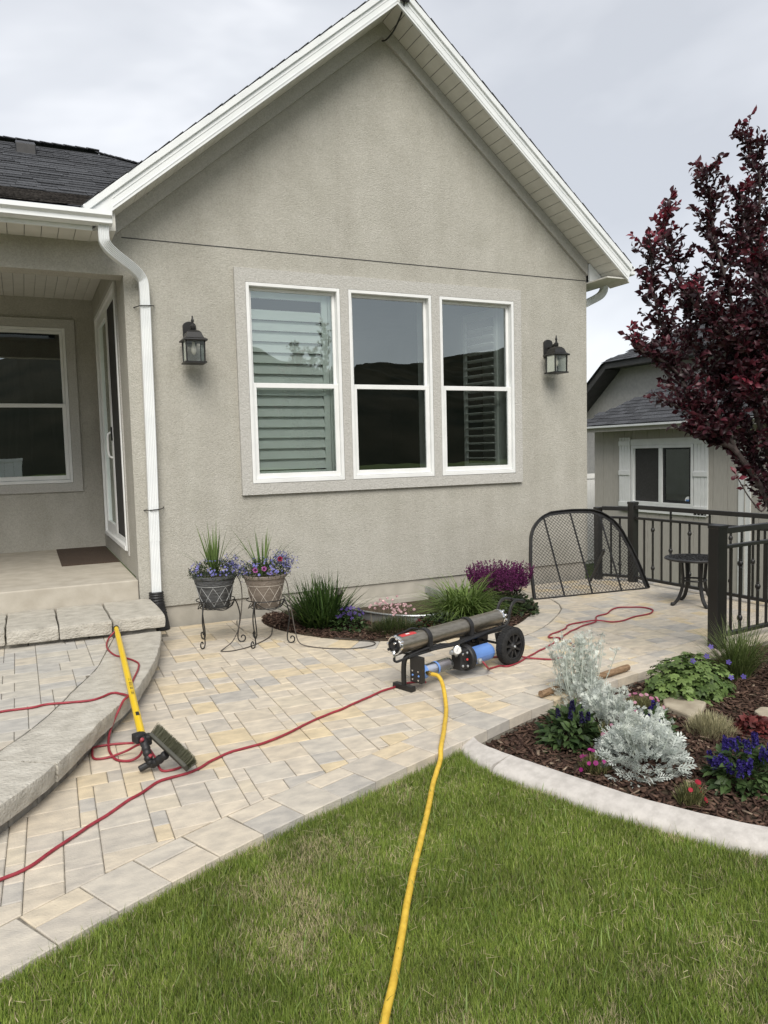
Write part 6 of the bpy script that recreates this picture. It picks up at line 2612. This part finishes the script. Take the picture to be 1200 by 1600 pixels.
# viola and thrift beside the wall
v = leafy('viola', 'low green viola with dark violet blooms before the path light', (2.42, 5.86, .01), .15, .15, .15, 330, (.025, .05), (.02, .045, .014), (.075, .12, .04), 'flowers', 'plants in the wall bed', wr=.7)
f = Foliage()
P, d = mound_pts(34, (2.44, 5.87, .10), .13, .13, .10, .25, .85)
flowers(f, P, d + np.array([-.3, -.8, .2]), rng.uniform(.012, .019, 34), tints(34, (.05, .03, .14), (.13, .09, .30)))
f.build('blossoms', 'petal', v)
th_ = thing('sea_thrift', 'low tufted plant with pale pink ball flowers before the window well', 'flowers', (2.70, 5.60, .01), 'plants in the wall bed')
f = Foliage()
n = 1700
P, d = mound_pts(n, (2.70, 5.56, .01), .24, .17, .10, 0, .3)
f.blades(P, d + up(n, .3), rng.uniform(.03, .07, n), .004, tints(n, (.02, .035, .012), (.085, .11, .035)), bend=.4, segs=3)
f.build('tuft', 'leaf', th_)
n = 46
a = rng.uniform(0, 2 * math.pi, n)
rr = .15 * np.sqrt(rng.random(n))
P = np.stack([2.70 + rr * np.cos(a) * 1.25, 5.62 + rr * np.sin(a), np.full(n, .05)], 1)
D = up(n, .16)
L_ = rng.uniform(.12, .23, n)
f = Foliage()
f.blades(P, D, L_, .0032, tints(n, (.16, .14, .09), (.25, .22, .15)), bend=.06, segs=3)
f.build('stems', 'leaf', th_)
f = Foliage()
hd_ = P + nrm(D) * L_[:, None]
for _ in range(16):
    dr = dirs(n, -.3, 1)
    flowers(f, hd_ + dr * .009, dr, .0065, tints(n, (.55, .32, .36), (.80, .62, .62)), 4, .2, .9)
f.build('flower_heads', 'petal', th_)
hr = leafy('coral_bells', 'tiny red leaved plant at the window well rim', (3.02, 5.60, .01), .09, .07, .07, 120, (.02, .035), (.12, .02, .025), (.28, .06, .07), 'plant', 'plants in the wall bed', wr=.8)
# dark ground shrubs filling the bed
leafy('ground_shrub', 'low dark green foliage before the window well rim, behind the pressure tube', (3.12, 5.50, .01), .26, .17, .12, 620, (.02, .045), (.015, .028, .010), (.06, .09, .03), 'plant', 'plants in the wall bed', wr=.6)
leafy('ground_shrub', 'dark low foliage behind the cart handle', (3.95, 5.68, .01), .26, .24, .15, 700, (.025, .055), (.012, .022, .008), (.045, .075, .022), 'plant', 'plants in the wall bed', wr=.6)
ps = leafy('purple_salvia', 'tall purple pink salvia spikes beside the leaning grate', (4.02, 5.96, .01), .28, .25, .25, 1100, (.03, .06), (.015, .02, .012), (.05, .06, .03), 'flowers', 'plants in the wall bed', wr=.45)
n = 330
a = rng.uniform(0, 2 * math.pi, n)
rr = .235 * np.sqrt(rng.random(n))
P = np.stack([4.02 + rr * np.cos(a), 5.96 + rr * np.sin(a) * .9, np.full(n, .12)], 1)
D = np.stack([np.cos(a) * rr * 1.6, np.sin(a) * rr * 1.6, np.ones(n)], 1) + rng.normal(0, .06, (n, 3))
spikes(ps, P, D, rng.uniform(.19, .33, n), .013, (.055, .009, .038), (.22, .045, .165), 26, .0070)

# silver dusty miller


def lobed(f, P, D, Nn, L_, T, lobes=((.28, .42), (.5, .48), (.72, .36)), ang=R(50), wr=.11, fold=.1):
    D = nrm(D)
    Sd = nrm(np.cross(D, Nn))
    Nn = np.cross(Sd, D)
    f.leaves(P, D, Nn, L_, L_ * wr, T, fold, .1, .6)
    for t_, l_ in lobes:
        for sg in (-1, 1):
            Pl = P + D * (L_ * t_)[:, None]
            Dl = D * math.cos(ang) + Sd * math.sin(ang) * sg + Nn * .12
            f.leaves(Pl, Dl, Nn, L_ * l_, L_ * l_ * .34, T, fold, .05, .65)


def dusty(label, c, rx, ry, h, n, nst, hst, leaf):
    t = thing('dusty_miller', label, 'plant', c, 'silver dusty miller plants')
    f = Foliage()
    P, d = mound_pts(n, c, rx, ry, h, -.05, .5)
    P[:, 2] = np.maximum(P[:, 2], c[2] + .01)
    D = nrm(d * np.array([1, 1, .8]) + np.array([0, 0, .35]) + rng.normal(0, .35, (n, 3)))
    lobed(f, P, D, nrm(np.array([0, 0, 1.0]) + d * .4 + rng.normal(0, .35, (n, 3))), rng.uniform(*leaf, n), tints(n, (.42, .46, .43), (.70, .735, .69), .12))
    f.build('foliage', 'leaf', t)
    if nst:
        m = MB()
        f = Foliage()
        pts, dd_ = [], []
        for i in range(nst):
            a = random.uniform(0, 2 * math.pi)
            r0 = random.uniform(0, .6)
            p0 = Vector((c[0] + rx * r0 * math.cos(a), c[1] + ry * r0 * math.sin(a), c[2] + h * .35))
            top_ = p0 + Vector((rx * .55 * math.cos(a) * r0 + random.gauss(0, .03), ry * .55 * math.sin(a) * r0 + random.gauss(0, .03), hst * random.uniform(.55, 1.0)))
            mid = p0.lerp(top_, .5) + Vector((random.gauss(0, .012), random.gauss(0, .012), 0))
            sp = spline([p0, mid, top_], 4)
            m.tube(sp, .0022, 5)
            for q in sp[3:]:
                for _ in range(3):
                    pts.append(tuple(q))
                    dd_.append((random.gauss(0, .8), random.gauss(0, .8), random.uniform(.1, 1)))
            for _ in range(7):
                pts.append(tuple(top_ + Vector((random.gauss(0, .012), random.gauss(0, .012), random.gauss(0, .008)))))
                dd_.append((random.gauss(0, .7), random.gauss(0, .7), random.uniform(.3, 1)))
        me_ = m.build('stems', 'silver_stem', t)
        tag(me_, kind='stuff')
        pts, dd_ = np.array(pts), np.array(dd_)
        lobed(f, pts, dd_, dirs(len(pts)), rng.uniform(leaf[0] * .35, leaf[1] * .5, len(pts)), tints(len(pts), (.45, .49, .44), (.70, .73, .67), .10))
        f.build('buds', 'leaf', t)
    return t


mat('silver_stem', (.45, .50, .44), (.60, .64, .56), 30, .8)
dusty('large silver dusty miller spreading in the middle of the bed', (2.66, 2.73, -.08), .20, .19, .20, 620, 26, .20, (.045, .085))
dusty('taller silver dusty miller flowering against the patio edge', (2.98, 3.56, -.08), .20, .16, .18, 360, 60, .37, (.04, .07))
dusty('pale silver sprig of dusty miller between the two larger plants', (2.84, 3.17, -.08), .13, .20, .20, 300, 20, .18, (.04, .075))


def blue_salvia(label, c, rx, ry, h, n, ns, hs, ca, cb, ta=(.022, .045, .014), tb=(.075, .12, .04)):
    t = leafy('salvia', label, c, rx, ry, h, n, (.04, .075), ta, tb, 'flowers', 'plants in the flower bed', wr=.48)
    a = rng.uniform(0, 2 * math.pi, ns)
    rr = np.sqrt(rng.random(ns)) * .95
    P = np.stack([c[0] + rx * rr * np.cos(a), c[1] + ry * rr * np.sin(a), c[2] + h * np.sqrt(1 - .85 * rr ** 2)], 1)
    spikes(t, P - np.array([0, 0, .02]), up(ns, .15), rng.uniform(hs * .6, hs, ns), .013, ca, cb, 44, .0068)
    return t


blue_salvia('green salvia with dark violet spikes at the patio border, left of silver plants', (2.56, 3.14, -.08), .145, .145, .18, 460, 8, .10, (.010, .008, .028), (.032, .026, .10))
blue_salvia('small salvia with deep violet blooms right of the silver plants', (3.07, 3.03, -.08), .085, .085, .11, 190, 9, .09, (.02, .014, .10), (.055, .035, .23))
blue_salvia('salvia with bright violet blue blooms at the right picture edge', (2.94, 2.36, -.08), .17, .15, .17, 480, 26, .10, (.022, .016, .11), (.065, .045, .26))


def dianthus(label, c, rx, h, n, nf, ca, cb, ta=(.08, .095, .035), tb=(.26, .25, .11), fs=(.010, .015)):
    t = thing('dianthus', label, 'flowers', c, 'plants in the flower bed')
    f = Foliage()
    P, d = mound_pts(n, c, rx * .8, rx * .8, h * .6, 0, .2)
    f.blades(P, d * .5 + up(n, .35), rng.uniform(.03, .06, n), .005, tints(n, ta, tb), bend=.5, segs=3)
    f.build('foliage', 'leaf', t)
    f = Foliage()
    P, d = mound_pts(nf, c, rx, rx, h, .15, .85)
    flowers(f, P, d + np.array([-.3, -.7, .5]), rng.uniform(*fs, nf), tints(nf, ca, cb, .08), 5, .15, .95)
    f.build('blossoms', 'petal', t)
    return t


dianthus('small dianthus with hot pink blooms left of the silver plant', (2.43, 2.79, -.08), .085, .12, 520, 20, (.26, .016, .14), (.38, .05, .23))
dianthus('small dianthus with red and white blooms near the curb', (2.56, 2.33, -.08), .07, .13, 520, 7, (.28, .010, .022), (.40, .035, .06))
dianthus('trailing dianthus with pale pink blooms behind the silver plants', (3.26, 3.34, -.08), .14, .10, 500, 22, (.34, .08, .18), (.58, .33, .39))
dianthus('sparse dianthus with pink blooms beside the dark violet salvia', (2.71, 3.05, -.08), .07, .18, 160, 6, (.46, .20, .30), (.56, .34, .39))

# geranium mound: palmate leaves
gr = thing('geranium', 'large green geranium mound with few violet flowers beside the patio', 'plant', (3.72, 3.43, -.08), 'plants in the flower bed')
f = Foliage()
n = 620
P, d = mound_pts(n, (3.74, 3.42, -.08), .34, .23, .27, -.02, .55)
P[:, 2] = np.maximum(P[:, 2], -.07)
Nn = nrm(d * .7 + np.array([0, 0, .8]) + rng.normal(0, .3, (n, 3)))
A = nrm(np.cross(Nn, dirs(n, -1, 1)))
B = np.cross(Nn, A)
T = tints(n, (.060, .105, .026), (.185, .265, .08))
L_ = rng.uniform(.026, .045, n)
for k in range(6):
    a = math.pi * 2 * k / 7 - .9 * math.pi
    f.leaves(P, A * math.cos(a) + B * math.sin(a), Nn, L_, L_ * .55, T, .1, .12, .62)
f.build('foliage', 'leaf', gr)
f = Foliage()
P = np.array([[3.80, 3.34, .175], [4.02, 3.36, .10], [4.06, 3.28, .02], [3.66, 3.32, .17], [4.02, 3.50, .17], [3.9, 3.24, .05]])
flowers(f, P, np.array([[-.4, -.7, .5]] * 6), .018, tints(6, (.09, .065, .30), (.16, .12, .42)))
f.build('blossoms', 'petal', gr)
# santolina
sa = thing('santolina', 'pale straw coloured bushy santolina right of the small salvia', 'plant', (3.30, 2.87, -.08), 'plants in the flower bed')
f = Foliage()
n = 1500
P, d = mound_pts(n, (3.30, 2.87, -.08), .13, .13, .10, 0, .15)
f.blades(P, d * .7 + up(n, .3), rng.uniform(.03, .06, n), .0034, tints(n, (.20, .20, .11), (.52, .47, .29)), bend=.2, segs=2)
f.build('foliage', 'leaf', sa)
leafy('coral_bells', 'dark red leaved coral bells at the right edge of the bed', (3.55, 2.80, -.08), .10, .08, .07, 160, (.03, .05), (.07, .015, .015), (.20, .05, .045), wr=.85)
# sprigs of clover-like weeds on bed front
leafy('bed_groundcover', 'low reddish groundcover between the dianthus and the flagstone', (3.42, 3.42, -.08), .13, .09, .03, 220, (.012, .022), (.14, .07, .06), (.34, .22, .18), wr=.8)

# ------------------------------------------------------------------ purple plum tree
tree = thing('plum_tree', 'purple leaved plum tree with dense dark foliage at the right', 'tree', (4.27, 2.99, -.08))
LIMBS = {
    'A': [[4.2, 3.054, 0.686], [4.06, 3.124, 1.15], [3.885, 3.203, 1.448], [3.78, 3.255, 1.526], [3.71, 3.29, 1.649], [3.631, 3.325, 1.763], [3.587, 3.351, 1.902], [3.544, 3.369, 2.051], [3.5, 3.395, 2.183], [3.465, 3.405, 2.244], [3.431, 3.423, 2.436], [3.423, 3.432, 2.62], [3.423, 3.433, 2.69]],
    'B': [[4.2, 3.054, 0.721], [4.069, 3.133, 1.43], [4.008, 3.176, 1.692], [3.981, 3.194, 1.815], [3.946, 3.229, 1.938], [3.911, 3.255, 2.042], [3.841, 3.299, 2.191], [3.789, 3.334, 2.252], [3.684, 3.395, 2.401], [3.631, 3.439, 2.541], [3.587, 3.474, 2.751], [3.579, 3.482, 2.909]],
    'C': [[4.209, 3.054, 0.765], [4.086, 3.106, 1.395], [4.034, 3.124, 1.771], [3.999, 3.124, 1.876], [3.929, 3.15, 2.078], [3.833, 3.185, 2.27], [3.771, 3.211, 2.498], [3.71, 3.229, 2.69], [3.692, 3.229, 2.804], [3.657, 3.238, 2.996], [3.649, 3.229, 3.084]],
    'D': [[4.218, 3.054, 0.8], [4.183, 3.089, 1.465], [4.13, 3.141, 1.929], [4.095, 3.185, 2.244], [4.086, 3.22, 2.55], [4.095, 3.238, 2.786], [4.121, 3.255, 3.092], [4.104, 3.29, 3.249], [4.078, 3.334, 3.363]],
    'E': [[4.226, 3.045, 0.765], [4.235, 3.045, 1.386], [4.244, 3.036, 1.938], [4.27, 3.027, 2.331], [4.226, 3.054, 2.681]],
    'F': [[3.587, 3.351, 1.902], [3.491, 3.377, 1.99], [3.377, 3.413, 2.034], [3.29, 3.439, 2.113]],
    'G': [[3.885, 3.203, 1.448], [3.833, 3.281, 1.666], [3.797, 3.342, 1.867], [3.78, 3.404, 2.069], [3.771, 3.456, 2.27], [3.78, 3.5, 2.393]],
    'I': [[4.235, 3.036, 0.721], [4.393, 2.984, 1.308], [4.48, 2.949, 1.763], [4.55, 2.922, 2.2], [4.532, 2.949, 2.463]],
    'J': [[3.771, 3.211, 2.498], [3.876, 3.211, 2.637], [3.902, 3.194, 2.786], [3.894, 3.203, 2.97]],
    'K': [[4.06, 3.124, 1.15], [4.008, 3.124, 1.089], [3.92, 3.133, 1.167], [3.85, 3.133, 1.246], [3.797, 3.133, 1.316]],
    'M': [[3.71, 3.29, 1.649], [3.587, 3.325, 1.71], [3.491, 3.342, 1.745]],
    'N': [[3.946, 3.229, 1.938], [3.867, 3.15, 2.042], [3.762, 3.133, 2.113], [3.64, 3.167, 2.217], [3.544, 3.203, 2.375]],
    'P': [[4.2, 3.062, 0.844], [4.147, 3.167, 1.194], [4.078, 3.238, 1.456], [3.99, 3.29, 1.719], [3.92, 3.36, 1.938]],
    'Q': [[4.112, 3.098, 1.237], [4.078, 3.027, 1.43], [4.008, 3.01, 1.588], [3.902, 3.027, 1.692], [3.815, 3.045, 1.815]],
    'S': [[4.147, 3.106, 1.675], [4.043, 3.019, 1.894], [3.955, 2.992, 2.113], [3.902, 3.019, 2.331], [3.867, 3.062, 2.55]],
    'U': [[4.06, 3.124, 1.15], [4.025, 3.167, 1.281], [3.955, 3.238, 1.43], [3.867, 3.307, 1.5]],
    'O': [[4.13, 3.141, 1.929], [4.2, 3.255, 2.2], [4.253, 3.369, 2.55], [4.288, 3.456, 2.9]],
}
RAD = {'A': .017, 'B': .017, 'C': .016, 'D': .016, 'E': .016, 'F': .009, 'G': .013, 'I': .016, 'J': .008, 'K': .005, 'M': .008, 'N': .009, 'O': .012, 'P': .016, 'Q': .009, 'S': .009, 'U': .006}
m = MB()
tk = spline([(4.27, 2.99, -.12), (4.268, 3.0, .2), (4.255, 3.02, .5), (4.226, 3.045, .765)], 6)
m.tube(tk, [.062 - .02 * i / len(tk) for i in range(len(tk))], 14)
m.build('trunk', 'bark', tree, smooth=True)
LP_, LD_, LT_, LS_ = [], [], [], []
rt = random.Random(21)
tw = MB()
for kname, pts in LIMBS.items():
    sp = spline(pts, 5)
    n = len(sp)
    r0 = RAD[kname]
    m = MB()
    m.tube(sp, [r0 * (1 - .80 * i / (n - 1)) + .0012 for i in range(n)], 9)
    m.build('limb', 'bark', tree, smooth=True)
    if kname == 'K':
        for i in (8, 14, 18, 20):
            p = sp[min(i, n - 1)]
            for _ in range(3):
                LP_.append(tuple(p)); LD_.append((rt.gauss(0, 1), rt.gauss(0, 1), rt.gauss(.2, .6))); LT_.append(rt.random() * .6 + .2); LS_.append(rt.uniform(.035, .06))
        continue
    start = .22 if kname in 'ABCDEI' else .05
    acc = 0
    for i in range(1, n):
        q = i / (n - 1)
        acc += (sp[i] - sp[i - 1]).length
        if q < start or sp[i].z < 1.0:
            continue
        while acc > .0165:
            acc -= .0165
            p = sp[i]
            ang = rt.uniform(0, 2 * math.pi)
            axis = (sp[i] - sp[i - 1]).normalized()
            side = Vector((math.cos(ang), math.sin(ang), rt.uniform(-.25, .6)))
            d = (side * .9 + axis * .55 + Vector((0, 0, .35))).normalized()
            ln = rt.uniform(.07, .32) * (1.05 - .5 * q)
            tp = [p, p + d * ln * .5 + Vector((0, 0, rt.uniform(-.02, .02))), p + d * ln]
            tw.tube(tp, [.0028, .002, .0012], 5, caps=False)
            nl = int(ln / .0125) + 4
            for k in range(nl):
                s_ = (k + 1) / nl
                c = Vector(tp[0]).lerp(tp[2], s_)
                dv = (Vector((rt.gauss(0, 1), rt.gauss(0, 1), rt.gauss(0, .7))) + d * .9).normalized()
                LP_.append(tuple(c)); LD_.append(tuple(dv))
                # young reddish leaves sit at the shoot tips high in the crown
                LT_.append(min(1, max(0, (s_ - .6) * .6 * rt.random() + (.7 if (q > .90 and rt.random() < .65) else 0) + rt.random() * .20)))
                LS_.append(rt.uniform(.026, .056))
tag(tw.build('twigs', 'bark', tree, fix=False), kind='stuff')
# long shoots standing out of the crown
f = Foliage()
LP_, LD_, LT_, LS_ = np.array(LP_), np.array(LD_), np.array(LT_)[:, None], np.array(LS_)
T = np.array([.026, .0085, .013]) * (1 - LT_) + np.array([.175, .020, .036]) * LT_
T = T * (1 + rng.normal(0, .18, (len(T), 1)))
f.leaves(LP_, LD_, dirs(len(LP_), -.4, 1), LS_, LS_ * rng.uniform(.48, .62, len(LS_)), T, .3, .25, .5)
f.build('crown', 'plum_leaf', tree)
